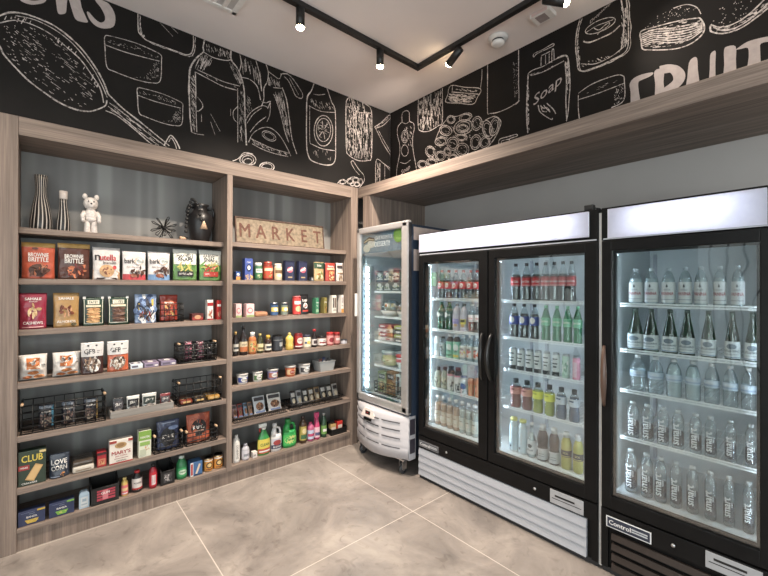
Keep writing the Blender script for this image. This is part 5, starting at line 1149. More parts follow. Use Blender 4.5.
r, w, h = put('toothpaste_box', 'blue box with a red and white left edge, beside the mouthwash', 'box', 0, 6, 188.4, 202.6, 462.2, .025, .05); carton(r, w, h, .08, (70, 106, 150), [('r', -.5, 0, -.26, 1, W_), ('r', -.46, .1, -.3, .9, (186, 50, 54)), ('p', [(-.1, .16), (.06, .12), (.36, .78), (.2, .84)], (220, 200, 180)), ('r', -.2, .04, .46, .1, (40, 66, 100))])
for a, b, t, lb in ((203.8, 212.6, 456.8, 'orange food tin with black lid beside the blue toothpaste box'), (213.6, 222.4, 453.6, 'orange food tin with black lid nearest the divider')):
    r, w, h = put('food_tin', lb, 'tin', 0, 6, a, b, t, .03, rnd=True); bottle(r, w, h, metal((180, 160, 130), .4), plas((40, 34, 34)), 'can', label=(214, 150, 74), lspec=[('e', 0, .5, .3, .26, (60, 40, 34)), ('e', 0, .5, .2, .17, (226, 190, 120)), ('r', -.5, .84, .5, .94, W_), ('r', -.3, .1, .3, .18, (120, 60, 40))], lz=(.04, .88), capr=1.0, caph=.08)

# ---- short bay, second shelf
def box1(name, label, a, b, t, i, c, spec, d=.06, inset=.03, top=None, cat='box'):
    r, w, h = put(name, label, cat, 1, i, a, b, t, inset, d); carton(r, w, h, d, c, spec, top); return r
def jar(name, label, a, b, t, i, body, cap, lab, spec, kind='jar', lz=(.12, .74), inset=.03, cat='jar', bay=1, **kw):
    r, w, h = put(name, label, cat, bay, i, a, b, t, inset, rnd=True); bottle(r, w, h, body, cap, kind, label=lab, lspec=spec, lz=lz, **kw); return r
box1('snack_box', 'small blue and orange box against the divider', 233.4, 240.4, 271.6, 1, (60, 90, 150), [('r', -.5, 0, .5, .4, (214, 150, 70)), ('e', 0, .66, .3, .16, W_)])
box1('macaroni_box', 'tall blue macaroni box with a round emblem', 242.2, 253, 258.4, 1, (66, 84, 150), [('e', 0, .56, .32, .18, (30, 40, 80)), ('e', 0, .57, .2, .1, W_), ('t', 0, .82, .07, 'MAC', W_, .5), ('b', 0, .14, .4, .12, [(226, 170, 80), (236, 196, 120)], 16), ('r', -.5, 0, .5, .02, (226, 170, 80))])
jar('sauce_jar', 'green-labelled jar with white lid', 254.6, 262, 263, 1, plas((70, 110, 80)), plas(W_), (60, 110, 76), [('r', -.4, .5, .4, .86, W_), ('b', 0, .24, .36, .16, [(120, 160, 90), (206, 196, 150)], 10), ('t', 0, .7, .14, 'PESTO', (40, 90, 60), .6)], capr=.9, caph=.12)
jar('sauce_jar', 'tall red sauce jar with orange-red lid', 263.2, 272.4, 262, 1, plas((130, 44, 34)), plas((170, 60, 44)), (176, 70, 50), [('r', -.44, .62, .44, .86, (226, 206, 170)), ('b', 0, .32, .36, .22, [(200, 60, 40), (230, 190, 130), (110, 130, 60)], 12)], capr=.86, caph=.1)
jar('sauce_jar', 'cream sauce jar with pale lid', 274.2, 281.6, 263.8, 1, plas((222, 206, 180)), plas((226, 214, 196)), (206, 186, 150), [('r', -.44, .5, .44, .8, (120, 90, 60)), ('e', 0, .3, .3, .14, (236, 226, 200))], capr=.9, caph=.12)
for a, b, t, lb in ((283, 294.6, 260.6, 'navy pasta box with pink emblem beside the cream jar'), (296.2, 307.4, 261.2, 'navy pasta box with pink and cream emblem beside the small dark packet')):
    box1('pasta_box', lb, a, b, t, 1, (42, 46, 72), [('e', 0, .54, .34, .14, (206, 90, 110)), ('p', [(-.3, .46), (.34, .62), (.2, .7), (-.34, .54)], (236, 226, 210)), ('t', 0, .54, .07, 'PASTA', W_, .56), ('r', -.24, .14, .24, .2, (190, 160, 110)), ('r', -.5, .94, .5, 1, (30, 32, 54))], .05)
box1('sachet', 'tiny dark packet lying in front of the navy boxes', 309, 313.6, 277.4, 1, (70, 76, 86), [('e', 0, .5, .3, .3, (190, 190, 180))], .04)
bag('rice_bag', 'tan and green rice bag on the short bay', 314.8, 325.4, 262.2, 1, (190, 160, 112), None, [('r', -.5, .66, .5, .97, (44, 74, 50)), ('t', 0, .82, .11, 'Rice', W_, .6), ('b', 0, .3, .36, .22, [(226, 210, 170), (160, 110, 60), (110, 130, 70)], 24)], .05, 1)
bag('rice_bag', 'red grain bag beside the tan and green one', 326.2, 336.6, 263, 1, (176, 60, 48), None, [('t', 0, .82, .11, 'Grains', W_, .7), ('r', -.4, .62, .4, .72, (226, 190, 150)), ('b', 0, .3, .36, .22, [(214, 150, 90), (150, 50, 40), (236, 206, 150)], 24)], .05, 1)
bag('rice_bag', 'white grain bag with dark stripes against the end post', 337.2, 344.2, 263, 1, (214, 206, 200), None, [('r', -.4, .7, .4, .86, (60, 50, 50)), ('r', -.4, .4, .4, .48, (150, 120, 90)), ('b', 0, .2, .34, .14, [(120, 90, 60), (200, 170, 130)], 12)], .05, 1)
# ---- short bay, third shelf
for a, b, lb in ((232.9, 241.8, 'pale pink tea box against the divider'), (243.2, 254.4, 'pale pink tea box with green foot beside the tan bag')):
    box1('tea_box', lb, a, b, 304, 2, (222, 190, 190), [('e', -.05, .5, .38, .22, (200, 110, 120)), ('e', -.02, .5, .26, .14, (226, 206, 196)), ('r', -.5, 0, .5, .16, (150, 170, 110))], .07)
r, w, h = put('flat_bag', 'tan bag lying flat beside the pink tea boxes', 'bag', 1, 2, 255.4, 268.4, 312, .03); q = MB(); q.box((-w / 2, 0, 0), (w / 2, .12, h), film((186, 130, 96)), h * .45); q.build('pouch', r)
printed(r, lambda x, z, l: (x, .02 + z, h + l), w * .8, .08, [('r', -.4, .1, .4, .9, (226, 206, 180)), ('e', 0, .5, .3, .3, (190, 70, 60))], 'printed_top')
for a, b, c, lb in ((270.6, 277.8, (60, 90, 130), 'can with a blue and yellow label beside the tan bag'), (281, 287.6, (120, 130, 120), 'can with a grey and yellow label beside the red tub')):
    jar('food_can', lb, a, b, 302.6, 2, metal((200, 200, 200), .35), None, c, [('r', -.5, .3, .5, .66, (226, 200, 90)), ('e', 0, .48, .22, .14, W_), ('r', -.5, .86, .5, .98, (40, 50, 70))], 'can', (.05, .95), cat='can')
jar('crisps_tub', 'tall red and white tub with pink lid', 292.8, 300.4, 296, 2, plas((190, 60, 60)), plas((214, 120, 120)), (200, 70, 66), [('r', -.4, .6, .4, .8, W_), ('e', 0, .32, .3, .18, (226, 190, 140))], 'can', (.04, .9), cat='tub', capr=1.02, caph=.1)
bag('coffee_pack', 'black coffee pack with white and red emblem', 301.4, 309.8, 294.6, 2, (34, 30, 32), None, [('t', 0, .7, .12, 'DARK', W_, .6), ('e', 0, .44, .26, .14, W_), ('e', 0, .43, .18, .09, (176, 44, 44)), ('r', -.36, .14, .36, .22, (190, 60, 50))], .06, 1, sealh=.08)
box1('tea_box', 'green tea box with pale lettering', 312, 319, 298, 2, (70, 130, 100), [('t', 0, .7, .12, 'GREEN', W_, .8), ('t', 0, .5, .12, 'TEA', W_, .6), ('r', -.4, .1, .4, .3, (150, 190, 150))], .07)
box1('tea_box', 'olive brown tea box beside the green one', 320.2, 327.2, 297.6, 2, (130, 120, 70), [('t', 0, .7, .12, 'CHAI', W_, .7), ('b', 0, .34, .34, .18, [(190, 130, 70), (90, 70, 40)], 12)], .07)
box1('coffee_box', 'white coffee box with dark columns of print', 328.4, 336.6, 295.4, 2, (226, 220, 210), [('r', -.34, .3, -.06, .86, (60, 50, 50)), ('r', .06, .3, .34, .86, (90, 60, 50)), ('t', 0, .16, .1, 'COFFEE', (60, 50, 50), .7)], .07)
box1('coffee_box', 'white coffee box with an orange foot against the end post', 337.4, 343.8, 295, 2, (226, 220, 214), [('r', -.5, 0, .5, .22, (214, 150, 70)), ('r', -.3, .54, .3, .86, (190, 180, 176)), ('t', 0, .4, .1, 'TEA', (60, 50, 50), .6)], .07)
# ---- short bay, fourth shelf: bottles
DK = plas((34, 26, 26)); 
jar('vinegar_bottle', 'dark vinegar bottle with gold cap against the divider', 232.8, 238.6, 332, 3, DK, plas((206, 164, 90)), (190, 186, 176), [('r', -.4, .3, .4, .6, (60, 60, 60))], 'soda', (.2, .5), cat='bottle', capr=.4, caph=.12)
jar('wine_bottle', 'tall black bottle with orange and cream label', 239.4, 247.4, 325.6, 3, DK, plas((24, 22, 24)), (206, 190, 160), [('r', -.5, 0, .5, .5, (196, 110, 60)), ('t', 0, .72, .16, 'OLIO', K_, .6)], 'wine', (.12, .46), cat='bottle', capr=.38, caph=.16)
jar('juice_bottle', 'clear bottle of orange dressing with white cap', 248.6, 256.2, 332.2, 3, plas((190, 110, 60)), plas(W_), (196, 150, 90), [('b', 0, .5, .4, .4, [(206, 70, 50), (110, 140, 60), (236, 210, 150)], 16)], 'squeeze', (.12, .6), cat='bottle', capr=.6, caph=.1)
jar('oil_bottle', 'dark green oil bottle with gold cap and cream label', 257, 263.2, 333.8, 3, plas((58, 60, 36)), plas((206, 180, 100)), (210, 196, 150), [('r', -.4, .2, .4, .5, (110, 90, 50))], 'soda', (.14, .5), cat='bottle', capr=.42, caph=.1)
jar('syrup_bottle', 'brown syrup bottle with yellow cap and white label', 264.8, 271.3, 335.2, 3, plas((60, 34, 24)), plas((222, 176, 60)), (220, 214, 200), [('r', -.36, .3, .36, .7, (70, 70, 74))], 'squeeze', (.14, .5), cat='bottle', capr=.6, caph=.12)
jar('coffee_tin', 'wide black tin with a grey label panel', 272.4, 282.2, 335.2, 3, plas((36, 38, 42)), plas((30, 30, 32)), (46, 48, 54), [('r', .0, .3, .5, .6, (170, 170, 168)), ('r', -.5, .76, .5, .8, (150, 150, 150))], 'can', (.06, .9), cat='tin', capr=1.0, caph=.06)
jar('mustard_bottle', 'yellow mustard squeeze bottle', 285.8, 293.2, 332.8, 3, plas((226, 190, 84)), plas((232, 204, 110)), None, [], 'squeeze', cat='bottle', capr=.3, caph=.14)
jar('ketchup_bottle', 'dark red ketchup bottle standing on its white cap', 294.6, 302.3, 333.4, 3, plas((118, 30, 32)), None, (150, 40, 40), [('e', 0, .56, .32, .28, (226, 216, 206)), ('t', 0, .58, .14, 'TOMATO', (150, 40, 40), .5), ('r', -.5, .0, .5, .1, W_)], 'can', (.14, .86), cat='bottle')
jar('mayonnaise_jar', 'cream jar with dark blue lid', 303.2, 310.5, 334.8, 3, plas((226, 216, 190)), plas((60, 62, 80)), (222, 214, 190), [('r', -.4, .36, .4, .6, (70, 90, 130)), ('e', 0, .5, .2, .2, (226, 190, 80))], capr=.92, caph=.14)
jar('soy_bottle', 'slim dark sauce bottle with red cap', 311.8, 316.8, 329.4, 3, DK, plas((206, 50, 56)), (206, 200, 196), [('r', -.3, .2, .3, .8, (70, 50, 50))], 'wine', (.14, .46), cat='bottle', capr=.6, caph=.12)
jar('spread_jar', 'wide jar with black lid and white label', 317.8, 325.8, 335.4, 3, plas((96, 56, 40)), plas((34, 32, 34)), (224, 218, 212), [('r', -.4, .3, .4, .5, (150, 40, 40)), ('t', 0, .66, .2, 'JAM', K_, .5)], capr=.96, caph=.18)
jar('jam_jar', 'pink-red jar with red lid', 326.6, 333.2, 332.2, 3, plas((190, 90, 90)), plas((190, 48, 50)), (206, 150, 146), [('e', 0, .5, .3, .3, (150, 40, 50))], capr=.94, caph=.14)
jar('jam_jar', 'dark red jar with red lid near the end post', 334, 339.6, 332.2, 3, plas((120, 40, 40)), plas((170, 40, 42)), (180, 120, 116), [('r', -.3, .4, .3, .7, (226, 206, 200))], capr=.94, caph=.14)
jar('small_tin', 'tiny low tin beside the end post', 341, 346.6, 339.4, 3, metal((170, 172, 176), .35), plas((80, 84, 100)), (190, 190, 196), [], 'can', (.1, .7), cat='tin', capr=1.0, caph=.2)
# ---- short bay, fifth shelf: cups
for a, b, t, c, c2, lb in ((236.4, 248, 373.2, (222, 220, 216), (60, 80, 160), 'white noodle cup with a blue band, nearest the divider'), (252.6, 262.4, 371.2, (216, 214, 204), (90, 130, 80), 'white noodle cup with a green band'), (267.2, 277.8, 368.6, (150, 140, 180), (190, 110, 90), 'lilac noodle cup with an orange dot'), (285.2, 295.4, 365.2, (206, 100, 60), (226, 190, 140), 'orange noodle cup with pale lid'), (298.8, 309.6, 363.2, (226, 224, 220), (70, 70, 74), 'white noodle cup with grey print beside the grey bin')):
    r, w, h = put('noodle_cup', lb, 'cup', 1, 4, a, b, t, .03, rnd=True); bottle(r, w, h, plas(c), plas((190, 186, 180)), 'tub', label=None, capr=1.04, caph=.12, capname='lid')
    R = w / 2 * .96
    def fn(x, z, l, R=R, h=h):
        t_ = max(-1.4, min(1.4, x / R)); k_ = (.84 + .16 * (z / h)) * (R / .96) + .0012 + l; return (k_ * math.sin(t_), w / 2 - k_ * math.cos(t_), z)
    printed(r, fn, w * 1.1, h, [('r', -.5, .2, .5, .66, c2), ('e', 0, .44, .26, .22, W_ if c2[0] < 200 else (170, 60, 40)), ('t', 0, .44, .12, 'NOODLE', K_ if c2[0] < 200 else W_, .34), ('b', .3, .4, .14, .16, [(226, 190, 110), (170, 60, 50), (110, 140, 70)], 6)], 'label_print')
r, w, h = put('storage_bin', 'light grey plastic bin holding small packets', 'bin', 1, 4, 317.4, 335.6, 361.6, .025, .04)
q = MB(); GB = plas((176, 178, 178)); t_ = .004; D_ = .14; wb_, db = w * .42, .015
def taper(x0, y0, x1, y1): q.prism([(x0[0], 0), (x0[1], 0), (x1[1], h), (x1[0], h)], lambda x, z, t: (x, y0 + (y1 - y0) * z / h + t, z), t_, GB)
taper((-wb_, wb_), .012, (-w / 2, w / 2), 0); taper((-wb_, wb_), D_ - .016, (-w / 2, w / 2), D_ - .004)
for sx in (-1, 1): q.prism([(.012, 0), (D_ - .012, 0), (D_, h), (0, h)], lambda y, z, t, sx=sx: (sx * (wb_ + (w / 2 - wb_) * z / h - t), y, z), t_, GB)
q.box((-wb_, .012, 0), (wb_, D_ - .012, .004), GB); q.build('bin_walls', r); q = MB(); q.tube([(-w / 2, -.002, h), (w / 2, -.002, h), (w / 2, D_ + .002, h), (-w / 2, D_ + .002, h)], .004, GB, 6, True); q.build('rim', r)
for j, (c, lb) in enumerate((((130, 70, 60), 'brown packet in the grey bin, nearest the noodle cups'), ((60, 66, 110), 'blue packet in the middle of the grey bin'), ((70, 60, 64), 'dark packet in the grey bin, nearest the end post'))):
    x = (-.26 + .26 * j) * w; p_ = MW[r.name] @ Vector((x, .05 + .012 * j, .0045)); t2 = thing('packet', lb, 'packet', tuple(p_), RZ); pouch(t2, w * .21, h * (1.15 + .12 * (j % 2)), .022, c, None, [('r', -.3, .5, .3, .8, (200, 190, 190))], True)
# ---- short bay, sixth shelf: two wire trays
def tray(r, w, h, d, m):
    q = MB()
    for z in (.004, h): q.tube([(-w / 2, 0, z), (w / 2, 0, z), (w / 2, d, z), (-w / 2, d, z)], .0035 if z < .01 else .007, m, 6, True)
    n = int(w / .018)
    for k_ in range(n + 1): x = -w / 2 + w * k_ / n; q.tube([(x, 0, h), (x, 0, .004), (x, d, .004), (x, d, h)], .0024, m, 4)
    q.build('wire_frame', r)
r, w, h = put('wire_tray', 'brown wire tray of picture packets, nearest the divider', 'tray', 1, 5, 234, 288, 415.5, .012); tray(r, w, .038, .2, mat((70, 64, 60), .5, .3))
for j, (a, b, c) in enumerate(((234.6, 239.6, (190, 150, 150)), (240, 245.4, (176, 60, 56)), (246, 250, (130, 160, 190)), (250.6, 255.2, (150, 110, 80)), (255.8, 268.6, (206, 210, 216)), (270, 284.6, (222, 214, 206)))):
    lb = ['pale pink packet in the brown wire tray, touching the divider', 'red packet in the brown wire tray', 'pale blue narrow packet in the brown wire tray', 'brown narrow packet in the brown wire tray', 'wide white and blue picture packet in the brown wire tray', 'wide cream picture packet at the end of the brown wire tray'][j]
    loc, w, h = SL(1, 5, a, b, 403.5 - j * 1.1, .035); t2 = thing('snack_packet', lb, 'packet', (loc[0] - .03, loc[1], loc[2] + .021), RZ, tilt=-.35); pouch(t2, w * .96, .115 if j < 4 else .15, .024, c, None, [('r', -.42, .72, .42, .92, (70, 66, 70)), ('e', 0, .4, .34, .22, (150, 100, 70)), ('b', 0, .4, .3, .2, CHOC + [(206, 150, 100)], 12), ('r', -.4, .05, .4, .14, (90, 110, 150))])
r, w, h = put('wire_tray', 'black wire tray of dark packets, nearest the end post', 'tray', 1, 5, 290.6, 343.6, 404, .012); tray(r, w, .05, .2, WB)
for j in range(8):
    a = 293.2 + j * 6.0; loc, w, h = SL(1, 5, a, a + 5.8, 390, .035); c = [(44, 42, 46), (150, 150, 150), (40, 38, 40), (96, 76, 50), (130, 104, 70), (60, 56, 54), (70, 66, 60), (150, 146, 140)][j]
    t2 = thing('snack_packet', '%s packet from the brown tray in the black wire tray, with a label patch' % ORD[j], 'packet', (loc[0] - .03, loc[1], loc[2] + .021), RZ, tilt=-.3); pouch(t2, w * .95, .135, .022, c, None, [('r', -.36, .6, .36, .86, (190, 186, 180) if c[0] < 100 else (50, 46, 46)), ('e', 0, .34, .3, .16, (206, 190, 160))])
# ---- short bay, bottom shelf
jar('cleaner_bottle', 'tall slim white bottle against the divider', 232.6, 239.8, 433.4, 6, plas((226, 222, 216)), None, (228, 224, 218), [('t', 0, .5, .5, 'SHAMPOO', (150, 146, 144), .8, 1)], 'slim', (.08, .68), cat='bottle', capr=.5)
jar('lotion_bottle', 'small pale grey bottle with rounded shoulders', 241.6, 249.2, 443.2, 6, plas((190, 188, 196)), plas((170, 168, 176)), (206, 204, 210), [('r', -.3, .3, .3, .6, (150, 150, 160))], 'squeeze', (.1, .6), cat='bottle', capr=.5, caph=.12)
box1('soap_box', 'small white soap box beside the pale grey bottle', 250.6, 257.4, 452.5, 6, (222, 214, 208), [('r', -.4, .3, .2, .6, (180, 170, 166))], .05)
# spray cleaner
r, w, h = put('spray_cleaner', 'green trigger spray bottle with a yellow and red label', 'spray bottle', 1, 6, 258.8, 271.4, 423.4, .03)
d_ = w * .55; q = MB(); GR = plas((52, 150, 70)); q.lathe([(w * .46, 0), (w * .5, .02), (w * .5, .42 * h), (w * .4, .58 * h), (w * .17, .74 * h), (w * .15, .8 * h)], GR, (0, d_ / 2, 0), 20, 1, .6); q.build('bottle', r)
q = MB(); q.lathe([(w * .17, .79 * h), (w * .17, .85 * h)], plas(W_), (0, d_ / 2, 0), 14); q.box((-w * .42, d_ / 2 - .012, .86 * h), (w * .22, d_ / 2 + .012, .98 * h), plas((226, 230, 226)), .006); q.tube([(-w * .2, d_ / 2, .87 * h), (-w * .33, d_ / 2, .8 * h), (-w * .3, d_ / 2, .72 * h)], .006, plas((206, 60, 50))); q.build('trigger_head', r)
wrap(r, w * .5, .06 * h, .5 * h, (214, 196, 90), [('r', -.5, 0, .5, .34, (196, 80, 60)), ('t', 0, .62, .2, 'CLEAN', (40, 100, 60), .6), ('r', -.4, .1, .4, .2, W_)], .45, d_ / 2, 'label_band', .6)
def jug(name, label, a, b, t, c, capc, lab, spec):
    r, w, h = put(name, label, 'jug', 1, 6, a, b, t, .03); q = MB(); m = plas(c); d_ = w * .6
    # body with a handle hole: base block, shoulder, neck and handle loop
    bm_ = [(w * .47, 0), (w * .5, .02), (w * .5, .5 * h), (w * .45, .6 * h)]
    q.lathe(bm_, m, (0, d_ / 2, 0), 20, 1, .6); q.tube([(-w * .2, d_ / 2, .55 * h), (-w * .2, d_ / 2, .7 * h), (-w * .12, d_ / 2, .86 * h)], [w * .28, w * .22, w * .15], m, 14)
    q.tube([(w * .36, d_ / 2, .5 * h), (w * .4, d_ / 2, .66 * h), (w * .3, d_ / 2, .8 * h), (w * .02, d_ / 2, .84 * h), (-w * .12, d_ / 2, .8 * h)], w * .09, m, 10); q.build('jug_body', r)
    q = MB(); q.lathe([(w * .19, .85 * h), (w * .19, .97 * h), (w * .16, h)], plas(capc), (-w * .12, d_ / 2, 0), 16); q.build('cap', r)
    wrap(r, w * .5, .1 * h, .46 * h, lab, spec, .42, d_ / 2, 'label_band', .6); return r
jug('bleach_jug', 'white bleach jug with dark blue label', 272, 283, 423.6, (226, 224, 224), (214, 212, 214), (190, 190, 200), [('r', -.5, 0, .5, .4, (60, 62, 90)), ('e', 0, .6, .3, .26, (170, 60, 60)), ('t', 0, .2, .18, 'BLEACH', W_, .6)])
jug('detergent_jug', 'big green detergent jug with green cap', 284.4, 298.2, 419.4, (40, 160, 72), (34, 130, 60), (70, 176, 90), [('e', 0, .5, .4, .4, (200, 214, 120)), ('t', 0, .54, .22, 'GAIN', (30, 110, 60), .5)])
jar('cleaner_bottle', 'brown bottle with dark cap beside the green jug', 299.6, 306.2, 416.2, 6, plas((78, 56, 36)), plas((50, 36, 30)), (176, 160, 90), [('r', -.4, .1, .4, .4, (60, 110, 70)), ('e', 0, .66, .26, .2, (226, 206, 150))], 'slim', (.12, .64), cat='bottle', capr=.5, caph=.1)
jar('cleaner_bottle', 'small pink bottle with pink cap', 307.4, 313.6, 422, 6, plas((206, 100, 140)), plas((214, 60, 110)), (190, 200, 220), [('r', -.5, .3, .5, .6, (206, 70, 110))], 'straight', (.12, .6), cat='bottle', capr=.5, caph=.14)
r, w, h = put('spray_cleaner', 'pink trigger spray bottle', 'spray bottle', 1, 6, 314, 319.6, 412.2, .03, rnd=True); PK = plas((214, 70, 120)); q = MB(); q.lathe([(w * .48, 0), (w * .5, .02), (w * .48, .5 * h), (w * .3, .68 * h), (w * .24, .78 * h)], PK, (0, w / 2, 0), 16); q.build('bottle', r)
q = MB(); q.box((-w * .5, w / 2 - .012, .8 * h), (w * .36, w / 2 + .012, h), PK, .01); q.tube([(-w * .2, w / 2, .82 * h), (-w * .42, w / 2, .74 * h), (-w * .36, w / 2, .66 * h)], .005, PK); q.lathe([(w * .26, .77 * h), (w * .26, .81 * h)], PK, (0, w / 2, 0), 12); q.build('trigger_head', r); wrap(r, w * .5, .08 * h, .46 * h, (226, 190, 200), [('r', -.4, .2, .4, .5, (90, 90, 130))], .6, w / 2)
jar('dish_soap_bottle', 'dark green bottle with grey cap', 321, 326.4, 412.8, 6, plas((40, 74, 50)), plas((170, 172, 170)), (110, 150, 80), [('r', -.3, .3, .3, .6, W_)], 'soda', (.14, .5), cat='bottle', capr=.42, caph=.1)
r, w, h = put('storage_basket', 'low black mesh basket of small packs by the end post', 'basket', 1, 6, 328.6, 347, 424.6, .015, .05); mesh_basket(r, w, h * .8, .17, WB)
for j, (fx, fy_, c, lb) in enumerate(((-.27, .03, (190, 160, 110), 'tan pack in the low mesh basket, nearest the dark green bottle'), (.16, .03, (196, 56, 50), 'red pack in the low mesh basket at the front'), (.0, .1, (70, 66, 74), 'dark pack at the back of the low mesh basket'))):
    p_ = MW[r.name] @ Vector((fx * w, fy_, .005)); t2 = thing('small_pack', lb, 'pack', tuple(p_), RZ); carton(t2, w * .34, h * (.95 + .15 * (j == 1)), .05, c, [('r', -.4, .3, .4, .7, (226, 206, 190))])

# ================================================================== goods in the coolers
YG = YF + .112
COLA = mat((34, 18, 16), .12, var=.05, spec=.8)
def liquid(c): return mat(c, .15, var=.05, spec=.7)
MILKY = liquid((196, 208, 210))
CAPW = plas((226, 228, 228)); CAPK = plas((36, 36, 40)); CAPR = plas((196, 60, 56))
def shelf_item(px, z, top, wpx, yoff=0.0):
    yc = YG + .03 + yoff
    w = (at(px + wpx / 2, top + 10, 'y', yc).x - at(px - wpx / 2, top + 10, 'y', yc).x) * .94
    c = at(px, top + 10, 'y', YG + yoff + w / 2)
    return (c.x, YG + yoff, z + .0008), w
def height(px, top, z, w): return at(px, top, 'y', YG + w / 2).z - z
Z = SHC
def drink(name, desc, cat, px, z, top, wpx, group=None, h=None, **kw):
    loc, w = shelf_item(px, z, top, wpx); h = h or height(px, top, z, w)
    r = thing(name, desc, cat, loc, 0, group); bottle(r, w, h, **kw); return r
STR = 'from the light strip'
# --- two-door cooler, narrower door
for i, px in enumerate((442, 449, 456.1, 463.5, 470.8, 477.2)):
    drink('cola_bottle', '%s small cola bottle %s, top shelf behind the first cooler door' % (ORD[i], STR), 'bottle', px, Z[0], 270.3, 6.7, 'small cola bottles', glass=PET, cap=CAPR, kind='soda', liquid=COLA, fill=.66, label=(198, 44, 50), lspec=[('r', -.5, 0, -.2, 1, (220, 206, 206)), ('e', .02, .5, .2, .34, W_), ('t', .05, .5, .36, 'Coca', (200, 40, 46), .5)], lz=(.36, .6), capr=.4)
for i, px in enumerate((441.8, 449.4)):
    drink('soda_bottle', '%s dark green soda bottle %s, second shelf of the first cooler door' % (ORD[i], STR), 'bottle', px, Z[1], 302, 7.2, 'green soda bottles', glass=GREEN_PET, cap=plas((30, 110, 80)), kind='soda', liquid=liquid((44, 70, 64)), fill=.8, label=(50, 84, 78), lspec=[('e', -.14, .5, .26, .4, W_), ('t', .2, .5, .3, 'ALE', W_, .3)], lz=(.44, .66), capr=.4)
for i, px in enumerate((457, 464.3)):
    drink('milk_bottle', ('pale violet milk bottle with black cap and lilac label', 'pale violet milk bottle with black cap and yellow-black label')[i], 'bottle', px, Z[1], 304, 7.2, glass=plas((190, 184, 192)), cap=CAPK, kind='water', label=(196, 190, 200), lspec=[('r', -.3, .3, .4, .7, ((150, 140, 206), (226, 210, 90))[i]), ('r', -.2, .46, .3, .66, ((170, 160, 220), (40, 40, 46))[i]), ('e', .1, .2, .2, .12, (206, 170, 120))], lz=(.14, .6), capr=.42)
for i, px in enumerate((472, 478.2)):
    drink('cola_bottle', '%s diet cola bottle %s, white label and white cap' % (('first', 'second')[i], STR), 'bottle', px, Z[1], 304.4, 6.7, 'diet cola bottles', glass=PET, cap=CAPW, kind='soda', liquid=COLA, fill=.64, label=(214, 210, 210), lspec=[('t', 0, .5, .3, 'Coke', RED, .6), ('r', -.4, .1, .4, .2, (150, 150, 150))], lz=(.4, .64), capr=.4)
drink('soda_can', 'tall white soda can next to the light strip', 'can', 437.9, Z[2], 336, 5.6, glass=metal((206, 210, 212), .35), cap=None, kind='can', label=(214, 220, 222), lspec=[('r', -.3, .3, .3, .7, (170, 186, 190))], lz=(.06, .9))
drink('water_bottle', 'short clear patterned bottle beside the tall white can', 'bottle', 443.2, Z[2], 336.6, 5.8, glass=PET, cap=CAPK, kind='straight', liquid=MILKY, fill=.7, label=(160, 172, 174), lspec=[('b', 0, .5, .4, .4, [(60, 70, 74), (206, 212, 212)], 16)], lz=(.2, .7))
for i, px in enumerate((450.2, 457)):
    drink('tea_bottle', ('brown-shouldered tea bottle with plain mint label', 'brown-shouldered tea bottle with mint and yellow label')[i], 'bottle', px, Z[2], 334.6, 6.6, glass=plas((70, 56, 54)), cap=CAPW, kind='straight', label=(142, 196, 172), lspec=[('e', .1, .66, .3, .2, (226, 230, 224)), ('r', -.4, .1, .4, .24, ((90, 150, 120), (222, 200, 80))[i]), ('t', 0, .46, .14, 'TEA', (50, 90, 76), .5)], lz=(.03, .72), capr=.6)
for i, px in enumerate((463.6, 470.6, 477.4)):
    drink('flavoured_water_bottle', ('clear bottle with yellow and pink fruit label', 'clear bottle with red berry label', 'clear bottle with orange berry label')[i] + ', third shelf of first cooler door', 'bottle', px, Z[2], 335.4, 6.6, glass=PET, cap=CAPW, kind='sport', liquid=MILKY, fill=.6, label=(206, 206, 200), lspec=[('b', 0, .4, .4, .3, [((222, 196, 90), (206, 120, 170)), ((190, 50, 50), (226, 110, 90)), ((222, 110, 60), (196, 70, 50))][i], 12), ('t', 0, .76, .16, 'BAI', K_, .5)], lz=(.14, .58), capr=.5)
for i, px in enumerate((438.4, 445)):
    drink('coffee_bottle', '%s grey-green coffee bottle %s, black cap' % (ORD[i], STR), 'bottle', px, Z[3], 367, 6.2, 'grey-green coffee bottles', glass=plas((150, 154, 140)), cap=CAPK, kind='sport', label=(166, 168, 150), lspec=[('b', 0, .5, .4, .4, [(206, 204, 180), (90, 92, 84)], 14)], lz=(.08, .6), capr=.55, caph=.12)
for i, px in enumerate((451.2, 458.2)):
    drink('protein_bottle', ('black-topped white shake bottle with pale pink neck band', 'dark red-topped white shake bottle with pink neck band')[i], 'bottle', px, Z[3], 366.2 + i * 1.4, 6.4, glass=plas((44, 38, 42)), cap=plas(((30, 30, 34), (110, 44, 52))[i]), kind='straight', label=(222, 220, 216), lspec=[('b', 0, .4, .42, .34, [(60, 56, 58), (196, 196, 192)], 14), ('r', -.5, .9, .5, 1, (222, 130, 150))], lz=(.04, .7), capr=.7, caph=.14)
drink('yogurt_drink', 'short white and blue drink carton-shaped bottle with blue cap', 'bottle', 464.4, Z[3], 376, 6.6, glass=plas((214, 222, 226)), cap=plas((70, 90, 150)), kind='straight', label=(206, 218, 226), lspec=[('e', 0, .6, .4, .26, (90, 120, 180)), ('b', 0, .3, .3, .2, [(60, 110, 90), W_], 8)], lz=(.05, .72), capr=.8)
for i, px in enumerate((471.4, 478)):
    drink('juice_can', ('copper and green juice can', 'copper and green juice can cut by the door frame')[i], 'can', px, Z[3], 378.6, 6.4, glass=metal((190, 150, 130), .4), cap=None, kind='can', label=(196, 130, 100), lspec=[('r', -.5, .0, -.1, .7, (120, 150, 120)), ('r', .1, .1, .3, .8, (206, 150, 110))], lz=(.05, .92))
PEACH = liquid((206, 160, 128)); PALE = liquid((188, 196, 190))
